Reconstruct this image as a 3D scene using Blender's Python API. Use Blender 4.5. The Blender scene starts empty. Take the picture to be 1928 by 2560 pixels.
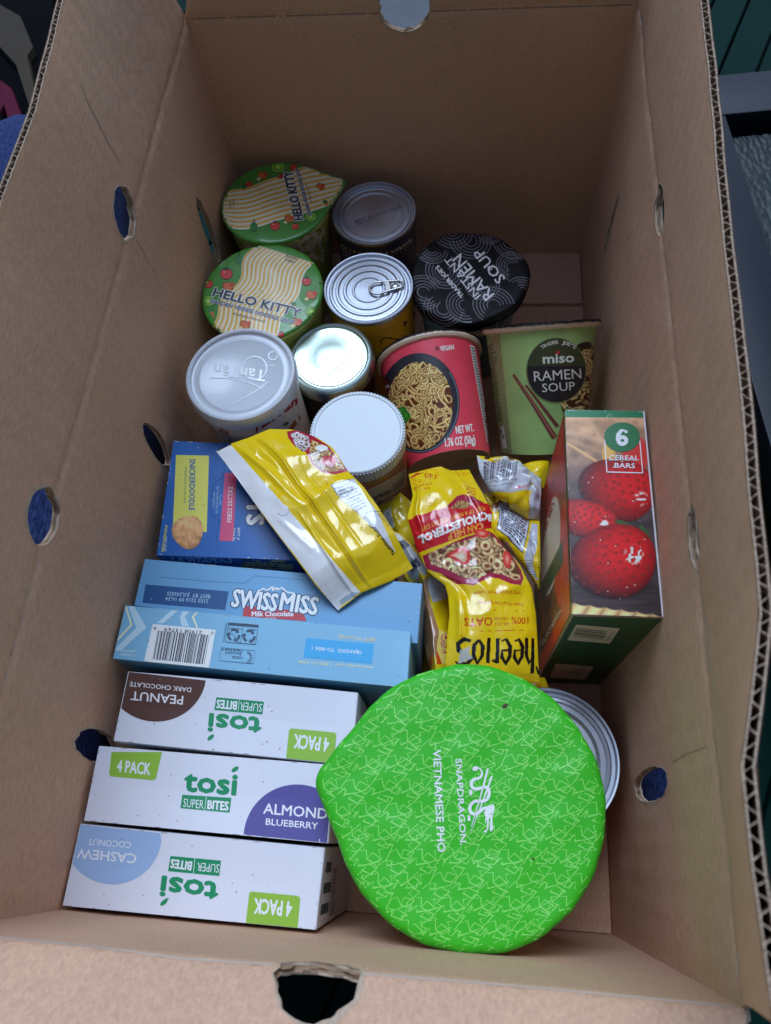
import bpy, bmesh, math, random
import numpy as np
from mathutils import Vector, Matrix, noise as mnoise
from mathutils.bvhtree import BVHTree
from mathutils.geometry import tessellate_polygon, delaunay_2d_cdt
random.seed(7); rng = np.random.default_rng(7)
SC = bpy.context.scene
COL = SC.collection
# ------------------------------------------------------------------ camera, world, sun, exposure
CAM_POS = np.array([0.2237, 0.0516, 0.6119]); CAM_ROT = (0.4195, 0.0768, 0.0700); FPX = 1852.3
cd = bpy.data.cameras.new('camera'); cam = bpy.data.objects.new('camera', cd); COL.objects.link(cam)
cam.location = CAM_POS; cam.rotation_euler = CAM_ROT
cd.sensor_fit = 'VERTICAL'; cd.sensor_height = 36.0; cd.lens = 36.0 * FPX / 2560.0
cd.clip_start = 0.01; cd.clip_end = 100
cd.dof.use_dof = True; cd.dof.focus_distance = 0.50; cd.dof.aperture_fstop = 11.0
SC.camera = cam
SUN_EL, SUN_AZ = math.radians(57), math.radians(-7)     # azimuth measured from +Y towards +X
world = bpy.data.worlds.new('World'); SC.world = world; world.use_nodes = True
wn = world.node_tree; bg = wn.nodes['Background']
sky = wn.nodes.new('ShaderNodeTexSky'); sky.sky_type = 'NISHITA'; sky.sun_disc = False
sky.sun_elevation = SUN_EL; sky.sun_rotation = SUN_AZ; sky.air_density = 1.0; sky.dust_density = 0.6; sky.ozone_density = 1.0
wn.links.new(sky.outputs[0], bg.inputs[0]); bg.inputs[1].default_value = 0.108
sl = bpy.data.lights.new('sun', 'SUN'); sl.energy = 1.75; sl.angle = math.radians(32); sl.color = (0.58, 0.745, 1.0)
sun = bpy.data.objects.new('sun', sl); COL.objects.link(sun)
sd = Vector((math.sin(SUN_AZ)*math.cos(SUN_EL), math.cos(SUN_AZ)*math.cos(SUN_EL), math.sin(SUN_EL)))
sun.rotation_euler = sd.to_track_quat('Z', 'Y').to_euler(); sun.location = (0, 1.2, 2.0)
SC.view_settings.view_transform = 'Standard'; SC.view_settings.look = 'None'
SC.view_settings.exposure = 0.53; SC.view_settings.gamma = 1.0
SC.view_settings.use_curve_mapping = False

# ------------------------------------------------------------------ photo pixel -> ray
CR = np.array(cam.rotation_euler.to_matrix())
def ray(x, y): return CR @ np.array([(x-964)/FPX, -(y-1280)/FPX, -1.0])
def at(x, y, z):
    d = ray(x, y); return CAM_POS + (z-CAM_POS[2])/d[2]*d
def zm(k, ox, oy):                                   # coordinates read off an enlarged crop -> photo pixels
    return lambda p: (ox+k*p[0], oy+k*p[1])
ID = lambda p: (p[0], p[1])
Z1 = zm(.2521, 480, 380); Z2 = zm(.3241, 800, 420); Z3 = zm(.3121, 440, 780); Z4 = zm(.3721, 920, 780)
Z5 = zm(.4082, 380, 1060); Z6 = zm(.2712, 950, 1130); Z7 = zm(.3256, 1320, 1000); Z8 = zm(.4922, 260, 1380)
Y1 = zm(.3962, 260, 1660); Y2 = zm(.4682, 120, 1880); Y3 = zm(.4922, 760, 1640)
W5 = zm(.1627, 1180, 1120); W6 = zm(.1447, 1080, 1860); W7 = zm(.3121, 540, 1060)

# ------------------------------------------------------------------ colours and materials
def lin1(v):
    v /= 255.0
    return v/12.92 if v <= .04045 else ((v+.055)/1.055)**2.4
def lin(c): return tuple(lin1(float(v)) for v in c)
WHITE = lin((196, 203, 232))
def alb(c, k=1.0):                                   # photo colour under the bluish daylight -> base colour
    l = lin(c); return tuple(min(.9, max(.002, .80*k*a/w)) for a, w in zip(l, WHITE))
MATS = {}
def mat(key, col=None, rough=.5, metal=0.0, coat=0.0, bump=0.0, bscale=400.0, spec=.5, attr=None, trans=0.0, ior=1.45, mottle=0.0, mscale=60.0, aniso=0.0, sss=0.0, coat_rough=.05):
    if key in MATS: return MATS[key]
    m = bpy.data.materials.new(key); m.use_nodes = True; nt = m.node_tree; b = nt.nodes['Principled BSDF']
    b.inputs['Roughness'].default_value = rough; b.inputs['Metallic'].default_value = metal
    b.inputs['Coat Weight'].default_value = coat; b.inputs['Coat Roughness'].default_value = coat_rough
    b.inputs['Specular IOR Level'].default_value = spec; b.inputs['IOR'].default_value = ior
    b.inputs['Transmission Weight'].default_value = trans; b.inputs['Anisotropic'].default_value = aniso
    if sss: b.inputs['Subsurface Weight'].default_value = sss; b.inputs['Subsurface Scale'].default_value = .004
    tc = nt.nodes.new('ShaderNodeTexCoord')
    if attr:
        a = nt.nodes.new('ShaderNodeAttribute'); a.attribute_name = attr; nt.links.new(a.outputs['Color'], b.inputs['Base Color'])
    elif mottle:
        n = nt.nodes.new('ShaderNodeTexNoise'); n.inputs['Scale'].default_value = mscale; n.inputs['Detail'].default_value = 6
        nt.links.new(tc.outputs['Object'], n.inputs['Vector'])
        mx = nt.nodes.new('ShaderNodeMixRGB'); mx.inputs[1].default_value = tuple(v*(1-mottle) for v in col)+(1,); mx.inputs[2].default_value = tuple(min(1, v*(1+mottle)) for v in col)+(1,)
        nt.links.new(n.outputs['Fac'], mx.inputs[0]); nt.links.new(mx.outputs[0], b.inputs['Base Color'])
    else: b.inputs['Base Color'].default_value = tuple(col)+(1,)
    if bump:
        n = nt.nodes.new('ShaderNodeTexNoise'); n.inputs['Scale'].default_value = bscale; n.inputs['Detail'].default_value = 4
        nt.links.new(tc.outputs['Object'], n.inputs['Vector'])
        bp = nt.nodes.new('ShaderNodeBump'); bp.inputs['Strength'].default_value = bump; bp.inputs['Distance'].default_value = .001
        nt.links.new(n.outputs['Fac'], bp.inputs['Height']); nt.links.new(bp.outputs[0], b.inputs['Normal'])
    MATS[key] = m; return m
def ink(c, k=1.0, rough=.42, coat=.15, metal=0.0):
    return mat('ink_%d_%d_%d_%d_%d' % (c[0], c[1], c[2], int(k*100), int(rough*100)), alb(c, k), rough, metal, coat, coat_rough=.12)

def cardboard(name, col, strength=1.0, flute='Y'):
    m = bpy.data.materials.new(name); m.use_nodes = True; nt = m.node_tree; L = nt.links; N = nt.nodes.new
    b = nt.nodes['Principled BSDF']; b.inputs['Roughness'].default_value = .82; b.inputs['Specular IOR Level'].default_value = .22
    tc = N('ShaderNodeTexCoord')
    def noise(scale, detail, stretch=None):
        n = N('ShaderNodeTexNoise'); n.inputs['Scale'].default_value = scale; n.inputs['Detail'].default_value = detail; n.inputs['Roughness'].default_value = .6
        if stretch:
            mp = N('ShaderNodeMapping'); mp.inputs['Scale'].default_value = stretch; L.new(tc.outputs['Object'], mp.inputs[0]); L.new(mp.outputs[0], n.inputs['Vector'])
        else: L.new(tc.outputs['Object'], n.inputs['Vector'])
        return n
    big, fib, grit = noise(9, 5), noise(520, 4, (1, .35, 1)), noise(1500, 2)
    def ramp(src, a, c0, c1, bpos):
        r = N('ShaderNodeValToRGB'); r.color_ramp.elements[0].position = a; r.color_ramp.elements[1].position = bpos
        r.color_ramp.elements[0].color = (c0, c0, c0, 1); r.color_ramp.elements[1].color = (c1, c1, c1, 1); L.new(src, r.inputs[0]); return r
    r1 = ramp(big.outputs['Fac'], .3, .91, 1.05, .7); r2 = ramp(fib.outputs['Fac'], .32, .86, 1.08, .68); r3 = ramp(grit.outputs['Fac'], .30, .74, 1.0, .40)
    def mul(a, c):
        x = N('ShaderNodeMixRGB'); x.blend_type = 'MULTIPLY'; x.inputs[0].default_value = 1.0; L.new(a, x.inputs[1]); L.new(c, x.inputs[2]); return x.outputs[0]
    base = N('ShaderNodeRGB'); base.outputs[0].default_value = tuple(col)+(1,)
    L.new(mul(mul(mul(base.outputs[0], r1.outputs[0]), r2.outputs[0]), r3.outputs[0]), b.inputs['Base Color'])
    bp = N('ShaderNodeBump'); bp.inputs['Strength'].default_value = .22*strength; bp.inputs['Distance'].default_value = .0008; L.new(fib.outputs['Fac'], bp.inputs['Height'])
    bp2 = N('ShaderNodeBump'); bp2.inputs['Strength'].default_value = .35*strength; bp2.inputs['Distance'].default_value = .004; L.new(noise(22, 3).outputs['Fac'], bp2.inputs['Height']); L.new(bp.outputs[0], bp2.inputs['Normal'])
    wv = N('ShaderNodeTexWave'); wv.wave_type = 'BANDS'; wv.bands_direction = flute; wv.inputs['Scale'].default_value = 20.4; wv.inputs['Distortion'].default_value = .6; wv.inputs['Detail'].default_value = 1.0
    L.new(tc.outputs['Object'], wv.inputs['Vector']); bp3 = N('ShaderNodeBump'); bp3.inputs['Strength'].default_value = .10; bp3.inputs['Distance'].default_value = .0015; L.new(wv.outputs['Fac'], bp3.inputs['Height']); L.new(bp2.outputs[0], bp3.inputs['Normal'])
    L.new(bp3.outputs[0], b.inputs['Normal']); return m
KRAFT = (.71, .426, .270)
M_BOX = cardboard('kraft_liner', KRAFT); M_BOX_END = cardboard('kraft_liner_end', KRAFT, 1.0, 'X'); M_CUT = cardboard('kraft_cut_edge', (.58, .42, .29), 2.0); M_TORN = cardboard('kraft_torn_rim', (.40, .25, .15), 4.0); M_FLUTE = cardboard('kraft_flute', (.42, .27, .175))

# ------------------------------------------------------------------ objects
def thing(name, label, cat, loc, group=None):
    o = bpy.data.objects.new(name, None); COL.objects.link(o); o.location = loc; o.empty_display_size = .02
    o['label'] = label; o['category'] = cat
    if group: o['group'] = group
    return o
def tag(o, label, cat, group=None):
    o['label'] = label; o['category'] = cat
    if group: o['group'] = group
    return o
def origin(o):
    v = Vector((0, 0, 0))
    while o is not None: v += o.location; o = o.parent
    return np.array(v)
def part(name, verts, faces, mats, parent=None, smooth=False, midx=None, loc=None, kind=None):
    me = bpy.data.meshes.new(name); verts = np.asarray(verts, float)
    off = origin(parent) if parent else np.zeros(3)
    l = np.zeros(3)
    if loc is not None: l = np.asarray(loc, float)-off
    vv = verts-off-l
    me.from_pydata([tuple(v) for v in vv], [], [tuple(int(i) for i in f) for f in faces])
    for m in (mats if isinstance(mats, (list, tuple)) else [mats]): me.materials.append(m)
    if midx is not None: me.polygons.foreach_set('material_index', np.asarray(midx, np.int32))
    me.polygons.foreach_set('use_smooth', np.full(len(me.polygons), bool(smooth)))
    me.update()
    o = bpy.data.objects.new(name, me); COL.objects.link(o); o.location = l
    if parent: o.parent = parent
    if kind: o['kind'] = kind
    return o
def world_tris(objs):
    V, F, n = [], [], 0
    for o in objs:
        off = origin(o); me = o.data; me.calc_loop_triangles()
        v = np.empty(len(me.vertices)*3); me.vertices.foreach_get('co', v); v = v.reshape(-1, 3)+off
        f = np.empty(len(me.loop_triangles)*3, np.int32); me.loop_triangles.foreach_get('vertices', f)
        V.append(v); F.append(f.reshape(-1, 3)+n); n += len(v)
    return np.concatenate(V), np.concatenate(F)
def bvh(objs):
    V, F = world_tris(objs if isinstance(objs, (list, tuple)) else [objs])
    return BVHTree.FromPolygons([Vector(v) for v in V], [tuple(map(int, f)) for f in F])
def smooth_angle(o, deg=35):
    me = o.data; bm = bmesh.new(); bm.from_mesh(me)
    for e in bm.edges:
        e.smooth = not (len(e.link_faces) == 2 and e.calc_face_angle(0) > math.radians(deg))
    for f in bm.faces: f.smooth = True
    bm.to_mesh(me); bm.free()
def frame(axis):
    a = np.asarray(axis, float); a = a/np.linalg.norm(a)
    h = np.array([0, 0, 1.0]) if abs(a[2]) < .9 else np.array([0, 1.0, 0])
    u = np.cross(h, a); u /= np.linalg.norm(u); return u, np.cross(a, u), a
def lathe(name, prof, c, mats, parent, axis=(0, 0, 1), n=72, smooth=True, ang=35, midx=None, wob=None, closed=False):
    """prof: [(r, h)] from the bottom up; midx: material of each profile step"""
    u, v, a = frame(axis); c = np.asarray(c, float); V, F, MI = [], [], []
    t = np.arange(n)*2*math.pi/n
    for r, h in prof:
        rr = r*np.ones(n) if wob is None else r*wob(t)
        V.append(c+a*h+(rr*np.cos(t))[:, None]*u+(rr*np.sin(t))[:, None]*v)
    V = np.concatenate(V)
    for k in range(len(prof)-1):
        for i in range(n):
            j = (i+1) % n; F.append((k*n+i, k*n+j, (k+1)*n+j, (k+1)*n+i)); MI.append(midx[k] if midx else 0)
    F.append(tuple(range(n-1, -1, -1))); MI.append(midx[0] if midx else 0)
    F.append(tuple((len(prof)-1)*n+i for i in range(n))); MI.append(midx[-1] if midx else 0)
    o = part(name, V, F, mats, parent, midx=MI)
    if smooth: smooth_angle(o, ang)
    return o
def tube(name, pts, r, m, parent=None, n=8, closed=False, flat=None):
    pts = np.asarray(pts, float); N = len(pts); V, F = [], []
    for i in range(N):
        d = pts[(i+1) % N]-pts[i-1] if closed else pts[min(i+1, N-1)]-pts[max(i-1, 0)]
        u, v, a = frame(d); ri = r[i] if hasattr(r, '__len__') else r
        for k in range(n):
            t = 2*math.pi*k/n
            p = u*math.cos(t)+v*math.sin(t)
            if flat is not None: p = p-np.array([0, 0, 1])*p[2]*(1-flat)
            V.append(pts[i]+ri*p)
    for i in range(N if closed else N-1):
        for k in range(n):
            j = (i+1) % N; l = (k+1) % n; F.append((i*n+k, i*n+l, j*n+l, j*n+k))
    if not closed: F += [tuple(range(n-1, -1, -1)), tuple((N-1)*n+k for k in range(n))]
    return part(name, V, F, m, parent, smooth=True)

# ------------------------------------------------------------------ flat print: shapes traced on the photograph, laid on the surface they are printed on
TXT = {}
def text_tris(s, bold=0.0):
    key = (s, round(bold, 4))
    if key in TXT: return TXT[key]
    cu = bpy.data.curves.new('t', 'FONT'); cu.body = s; cu.offset = bold; cu.resolution_u = 2; cu.fill_mode = 'FRONT'
    o = bpy.data.objects.new('t', cu); COL.objects.link(o); me = o.to_mesh(); me.calc_loop_triangles()
    v = np.empty(len(me.vertices)*3); me.vertices.foreach_get('co', v); v = v.reshape(-1, 3)[:, :2]
    f = np.empty(len(me.loop_triangles)*3, np.int32); me.loop_triangles.foreach_get('vertices', f)
    T = v[f.reshape(-1, 3)]; o.to_mesh_clear(); bpy.data.objects.remove(o); bpy.data.curves.remove(cu)
    TXT[key] = T; return T
CAP = None
class Art:
    def __init__(s, Z=ID): s.Z = Z; s.items = []
    def _add(s, T, col, layer):
        if len(T): s.items.append((np.asarray(T, float), col, layer))
    def pts(s, P): return np.array([s.Z(p) for p in P], float)
    def poly(s, P, col, layer=0, raw=False):
        P = np.asarray(P, float) if raw else s.pts(P)
        tri = tessellate_polygon([[Vector((p[0], p[1], 0)) for p in P]])
        s._add([[P[i] for i in t] for t in tri], col, layer); return s
    def ell(s, c, rx, ry, col, layer=0, rot=0, n=28, a0=0, a1=360):
        t = np.radians(np.linspace(a0, a1, n, endpoint=(a1-a0 < 360))); r = math.radians(rot)
        x, y = rx*np.cos(t), ry*np.sin(t)
        return s.poly(np.c_[c[0]+x*math.cos(r)-y*math.sin(r), c[1]+x*math.sin(r)+y*math.cos(r)], col, layer)
    def ring(s, c, rx, ry, w, col, layer=0, rot=0, n=40, a0=0, a1=360):
        t = np.radians(np.linspace(a0, a1, n+1)); r = math.radians(rot); x, y = rx*np.cos(t), ry*np.sin(t)
        return s.stroke(np.c_[c[0]+x*math.cos(r)-y*math.sin(r), c[1]+x*math.sin(r)+y*math.cos(r)], w, col, layer)
    def stroke(s, P, w, col, layer=0):
        P = s.pts(P); k = abs(s.Z((1, 0))[0]-s.Z((0, 0))[0]); N = len(P); Lp, Rp = [], []
        for i in range(N):
            a = P[max(i-1, 0)]; b = P[min(i+1, N-1)]; d = b-a; l = math.hypot(*d) or 1; nrm = np.array([-d[1], d[0]])/l
            wi = (w[i] if hasattr(w, '__len__') else w)*k/2
            if 0 < i < N-1:
                d1 = P[i]-a; d1 = d1/(math.hypot(*d1) or 1); c = max(.45, abs(np.dot(d1, d/l))); wi = wi/c
            Lp.append(P[i]+nrm*wi); Rp.append(P[i]-nrm*wi)
        T = []
        for i in range(N-1): T += [[Lp[i], Rp[i], Rp[i+1]], [Lp[i], Rp[i+1], Lp[i+1]]]
        s._add(T, col, layer); return s
    def text(s, body, p0, p1, h, col, layer=1, bold=.0, shear=0.0, up=None):
        """baseline from p0 to p1, capital height h, all in the crop's own pixels"""
        T = text_tris(body, 0)
        if not len(T): return s
        x0, x1 = T[..., 0].min(), T[..., 0].max(); H = .73; b_ = min(bold, .12)
        a, b = s.pts([p0, p1]); k = abs(s.Z((1, 0))[0]-s.Z((0, 0))[0]); d = b-a
        u = np.array([d[1], -d[0]])/(math.hypot(*d) or 1) if up is None else np.asarray(up, float)
        X = (T[..., 0]-x0)/(x1-x0); Y = T[..., 1]/H*h*k
        G = a+X[..., None]*d+Y[..., None]*(u+shear*d/math.hypot(*d)); s._add(G, col, layer)
        if b_ > 0:                                   # heavier weight: the outline thickened all round
            w = b_/H*h*k; dn = d/math.hypot(*d)
            for i in range(8): q = i*math.pi/4; s._add(G+w*(math.cos(q)*dn+math.sin(q)*u), col, layer+.02+.02*i)
        return s
    def lines(s, p00, p10, p01, p11, rows, col, layer=1, fill=.5, ragged=.3, seg=None):
        """small print too fine to read: rows of thin bars"""
        q = s.pts([p00, p10, p01, p11])
        for i in range(rows):
            f0, f1 = (i+.5-fill/2)/rows, (i+.5+fill/2)/rows
            A = q[0]+(q[2]-q[0])*f0; B = q[1]+(q[3]-q[1])*f0; C = q[1]+(q[3]-q[1])*f1; D = q[0]+(q[2]-q[0])*f1
            x = 0; e = 1-random.random()*ragged
            while x < e:
                y = min(e, x+random.uniform(.05, .16)); pa = lambda P, Q, t: P+(Q-P)*t
                s.poly([pa(A, B, x), pa(A, B, y), pa(D, C, y), pa(D, C, x)], col, layer, raw=True); x = y+.025
        return s
    def bars(s, p00, p10, p01, p11, n, col, layer=2, seed=1, gap=.5):
        """a barcode between two edges"""
        r = random.Random(seed); q = s.pts([p00, p10, p01, p11]); w = [r.choice((1, 1, 2, 3)) for _ in range(2*n)]; tot = sum(w); x = 0
        for i, v in enumerate(w):
            if i % 2 == 0:
                f0, f1 = x/tot, (x+v)/tot
                s.poly([q[0]+(q[1]-q[0])*f0, q[0]+(q[1]-q[0])*f1, q[2]+(q[3]-q[2])*f1, q[2]+(q[3]-q[2])*f0], col, layer, raw=True)
            x += v
        return s
def subdivide(T, m):
    for _ in range(14):
        e = np.stack([np.linalg.norm(T[:, (i+1) % 3]-T[:, i], axis=1) for i in range(3)], 1)
        big = e.max(1) > m
        if not big.any(): break
        K = T[~big]; B = T[big]; j = e[big].argmax(1); idx = np.arange(len(B))
        a, b, c = B[idx, j], B[idx, (j+1) % 3], B[idx, (j+2) % 3]; mid = (a+b)/2
        T = np.concatenate([K, np.stack([a, mid, c], 1), np.stack([mid, b, c], 1)])
    return T
CAMV = Vector(CAM_POS)
CLIPQ = {}
def to_px(p):
    q = CR.T @ (np.asarray(p, float)-CAM_POS); return np.array([964+FPX*q[0]/-q[2], 1280-FPX*q[1]/-q[2]])
def clip_tris(T, quad):
    quad = np.asarray(quad, float); c = quad.mean(0); out = []
    for tri in T:
        P = list(tri)
        for i in range(len(quad)):
            a, b = quad[i], quad[(i+1) % len(quad)]; n = np.array([-(b-a)[1], (b-a)[0]]); s = np.sign(np.dot(c-a, n)); Q = []
            for j in range(len(P)):
                p, q = P[j], P[(j+1) % len(P)]; dp, dq = s*np.dot(p-a, n), s*np.dot(q-a, n)
                if dp >= 0: Q.append(p)
                if (dp >= 0) != (dq >= 0): Q.append(p+(q-p)*dp/(dp-dq))
            P = Q
            if len(P) < 3: break
        for j in range(1, len(P)-1): out.append([P[0], P[j], P[j+1]])
    return np.array(out) if out else np.zeros((0, 3, 2))
def cast(tree, x, y):
    d = Vector(ray(x, y)).normalized(); h = tree.ray_cast(CAMV, d)
    if h[0] is None: return None
    n = h[1] if h[1].dot(d) < 0 else -h[1]
    return h[0], n
def decal(name, art, tree, parent, maxpx=30, lift=.00012, step=.00005, rough=.42, k=1.0, coat=.12, clip=.02):
    """lay the traced shapes on the surface: every corner is carried to the surface and lifted by its layer of ink"""
    V, F, MI, mats, mi = [], [], [], [], {}
    quad = CLIPQ.get(id(tree))
    for T, col, layer in art.items:
        if quad is not None: T = clip_tris(T, quad)
        if not len(T): continue
        T = subdivide(T, maxpx); P = T.reshape(-1, 2); q = np.round(P*50).astype(np.int64); uniq, inv = np.unique(q, axis=0, return_inverse=True); inv = inv.reshape(-1)
        first = {}
        for i, g in enumerate(inv): first.setdefault(int(g), i)
        ids = {}; hh = lift+step*layer
        for g in range(len(uniq)):
            p = P[first[g]]; h = cast(tree, *p)
            if h is None: continue
            ids[g] = len(V); V.append(h[0]+h[1]*hh)
        m = col if isinstance(col, bpy.types.Material) else ink(col, k, rough, coat)
        if m.name not in mi: mi[m.name] = len(mats); mats.append(m)
        for a, b, c in inv.reshape(-1, 3):
            if a in ids and b in ids and c in ids and len({a, b, c}) == 3:
                A, B, C = V[ids[a]], V[ids[b]], V[ids[c]]
                if max((A-B).length, (B-C).length, (C-A).length) > clip: continue
                if (B-A).cross(C-A).dot(CAMV-A) < 0: F.append((ids[a], ids[c], ids[b]))
                else: F.append((ids[a], ids[b], ids[c]))
                MI.append(mi[m.name])
    if not F: return None
    return part(name, [tuple(v) for v in V], F, mats, parent, smooth=False, midx=MI)
def photo_patch(name, corners, nx, ny, paint, tree, parent, k=1.0, rough=.38, lift=.0002, coat=.25, keep=None):
    """a printed picture: a fine grid laid on the surface, its colours computed by paint(x, y)"""
    c = np.array(corners, float); s, t = np.meshgrid(np.linspace(0, 1, nx), np.linspace(0, 1, ny)); s = s[..., None]; t = t[..., None]
    P = (c[0]*(1-s)+c[1]*s)*(1-t)+(c[3]*(1-s)+c[2]*s)*t
    rgb = np.clip(paint(s[..., 0], t[..., 0]), 0, 255)
    ok = np.ones((ny, nx), bool) if keep is None else keep(s[..., 0], t[..., 0])
    ids = -np.ones((ny, nx), int); V, Cc = [], []
    for j in range(ny):
        for i in range(nx):
            if not ok[j, i]: continue
            h = cast(tree, *P[j, i])
            if h is None: continue
            ids[j, i] = len(V); V.append(tuple(h[0]+h[1]*lift)); Cc.append(rgb[j, i])
    F = [(ids[j, i], ids[j+1, i], ids[j+1, i+1], ids[j, i+1]) for j in range(ny-1) for i in range(nx-1) if min(ids[j, i], ids[j+1, i], ids[j+1, i+1], ids[j, i+1]) >= 0]
    o = part(name, V, F, mat('printed_picture_%d' % int(rough*100), rough=rough, coat=.03, spec=.3, attr='print', coat_rough=.12), parent, smooth=True)
    C = np.asarray(Cc)/255.0; C = np.where(C <= .04045, C/12.92, ((C+.055)/1.055)**2.4); C = np.clip(.80*k*C/np.array(WHITE), .002, .9)
    ca = o.data.color_attributes.new('print', 'FLOAT_COLOR', 'POINT'); ca.data.foreach_set('color', np.c_[C, np.ones(len(C))].astype(np.float32).ravel())
    return o

# ================================================================== the cardboard box
BW, BL, BH, TOP, TH = .342, .6252, .2536, .362, .0046
FLOOR = -.0046                                        # top of the lower bottom flaps, on which the groceries stand
def inpoly(P, poly):
    x, y = P[:, 0], P[:, 1]; r = np.zeros(len(P), bool); n = len(poly)
    for i in range(n):
        x0, y0 = poly[i]; x1, y1 = poly[i-1]
        c = ((y0 > y) != (y1 > y)) & (x < (x1-x0)*(y-y0)/((y1-y0) or 1e-12)+x0); r ^= c
    return r
def blob(c, rs, rt, n=30, jag=.05, seed=0, rot=0):
    r = random.Random(seed); out = []
    for i in range(n):
        t = 2*math.pi*i/n; k = 1+r.uniform(-jag, jag); x, y = rs*k*math.cos(t), rt*k*math.sin(t)
        out.append((c[0]+x*math.cos(rot)-y*math.sin(rot), c[1]+x*math.sin(rot)+y*math.cos(rot)))
    return out
def panel(name, outline, holes, f, parent, fold=None, sp=.014, th=TH, open_t=None, seed=0, liner=M_BOX):
    """one sheet of corrugated board: inner and outer liner, torn rims round the holes, flutes showing at the open edge. f(s, t, depth) -> point"""
    def dens(loop, d):
        o = []
        for i in range(len(loop)):
            a = np.array(loop[i]); b = np.array(loop[(i+1) % len(loop)]); k = max(1, int(np.linalg.norm(b-a)/d))
            o += [tuple(a+(b-a)*j/k) for j in range(k)]
        return o
    outer = dens(outline, .010); hl = [dens(h, .004) for h in holes]
    s0, s1 = min(p[0] for p in outer), max(p[0] for p in outer); t0, t1 = min(p[1] for p in outer), max(p[1] for p in outer)
    G = [(s, t) for s in np.arange(s0+sp*.6, s1, sp) for t in np.arange(t0+sp*.6, t1, sp)]
    if fold: G += [(s, fold+d) for s in np.arange(s0+.004, s1, .010) for d in (-.007, -.003, -.0012, .0, .0012, .003, .007)]
    G = np.array(G); ok = inpoly(G, outer)
    allb = np.array(outer+[p for h in hl for p in h])
    for h in hl: ok &= ~inpoly(G, h)
    ok &= np.array([np.min(np.hypot(*(allb-g).T)) > .0022 for g in G]); G = G[ok]
    pts = [tuple(p) for p in allb]+[tuple(g) for g in G]; E = []; base = 0
    for loop in [outer]+hl: E += [(base+i, base+(i+1) % len(loop)) for i in range(len(loop))]; base += len(loop)
    vo, _, fo, ov, _, _ = delaunay_2d_cdt([Vector(p) for p in pts], E, [], 0, 1e-7)
    vo = np.array([tuple(v) for v in vo]); fo = np.array([list(x) for x in fo if len(x) == 3])
    cen = vo[fo].mean(1); k = inpoly(cen, outer)
    for h in hl: k &= ~inpoly(cen, h)
    fo = fo[k]; n = len(vo)
    V = [f(s, t, 0) for s, t in vo]+[f(s, t, th) for s, t in vo]
    a = vo[fo]; cr = (a[:, 1, 0]-a[:, 0, 0])*(a[:, 2, 1]-a[:, 0, 1])-(a[:, 1, 1]-a[:, 0, 1])*(a[:, 2, 0]-a[:, 0, 0])
    F = [tuple(x) for x in fo]+[tuple(x[::-1]+n) for x in fo]; MI = [0]*len(F)
    r = random.Random(seed)
    def strip(loop, mids, hole):
        nonlocal V, F, MI
        m = len(loop); rows = []
        cs, ct = np.mean(loop, axis=0)
        for j, d in enumerate(mids):
            rows.append(len(V))
            for (s, t) in loop:
                jit = r.uniform(-.0016, .0014) if hole and 0 < j < len(mids)-1 else 0
                q = np.array([s-cs, t-ct]); q = q/(np.linalg.norm(q) or 1)*jit
                V.append(f(s+q[0], t+q[1], d))
        for j in range(len(mids)-1):
            for i in range(m):
                i2 = (i+1) % m
                if not hole and open_t is not None and loop[i][1] > open_t-1e-6 and loop[i2][1] > open_t-1e-6: continue
                F.append((rows[j]+i, rows[j]+i2, rows[j+1]+i2, rows[j+1]+i)); MI.append((3 if 0 < j < len(mids)-2 else 1) if hole else 1)
    strip(outer, [0, th], False)
    for h in hl: strip(h, [0, th*.2, th*.4, th*.6, th*.8, th], True)
    for h in hl:                                     # frayed pale paper round each hole
        cs, ct = np.mean(h, axis=0); m = len(h); b0 = len(V); ph = r.uniform(0, 6)
        for i, (s, t) in enumerate(h):
            q = np.array([s-cs, t-ct]); q = q/(np.linalg.norm(q) or 1); w = max(.0001, .0009+.0010*math.sin(i*6.28/m+ph)+r.uniform(-.0006, .0009))
            V += [f(s-q[0]*.0004, t-q[1]*.0004, -.0003), f(s+q[0]*w, t+q[1]*w, -.00012)]
        for i in range(m): j = (i+1) % m; F.append((b0+2*i, b0+2*i+1, b0+2*j+1, b0+2*j)); MI.append(1)
    o = part(name, V, F, [liner, M_CUT, M_FLUTE, M_TORN], parent, midx=MI); smooth_angle(o, 50)
    if open_t is not None:
        e0 = min(p[0] for p in outer if p[1] > open_t-1e-6); e1 = max(p[0] for p in outer if p[1] > open_t-1e-6)
        N = int((e1-e0)/.00065); V, F, MI = [], [], []; lw = .00062; dp = .016
        ph = r.uniform(0, 6)
        def ribbon(d0, d1, mi, jag):
            b = len(V)
            for i in range(N+1):
                s = e0+(e1-e0)*i/N; a0, a1 = d0(s), d1(s); j = r.uniform(-jag, jag*.4)
                V.extend([f(s, open_t+j, a0), f(s, open_t+j, a1), f(s, open_t-dp, a1), f(s, open_t-dp, a0)])
            for i in range(N):
                p = b+4*i; q = p+4
                for x, y in ((0, 1), (1, 2), (3, 0)): F.append((p+x, p+y, q+y, q+x)); MI.append(mi if x == 0 else 2)
        ribbon(lambda s: .00035, lambda s: lw+.0003, 1, .0003); ribbon(lambda s: th-lw-.0003, lambda s: th-.00035, 1, .0003)
        def mid(s):
            w = math.sin(2*math.pi*s/.0078+ph+.8*math.sin(s*37)+.5*math.sin(s*171+ph)+.3*math.sin(s*390)); w = max(-1, min(1, 1.25*w))
            return th/2+(th/2-lw*1.1)*w
        ribbon(lambda s: mid(s)-.00028, lambda s: mid(s)+.00028, 1, .0006)
        part('corrugated_edge', V, F, [M_BOX, M_CUT, M_FLUTE], o, midx=MI)
    return o
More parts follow.
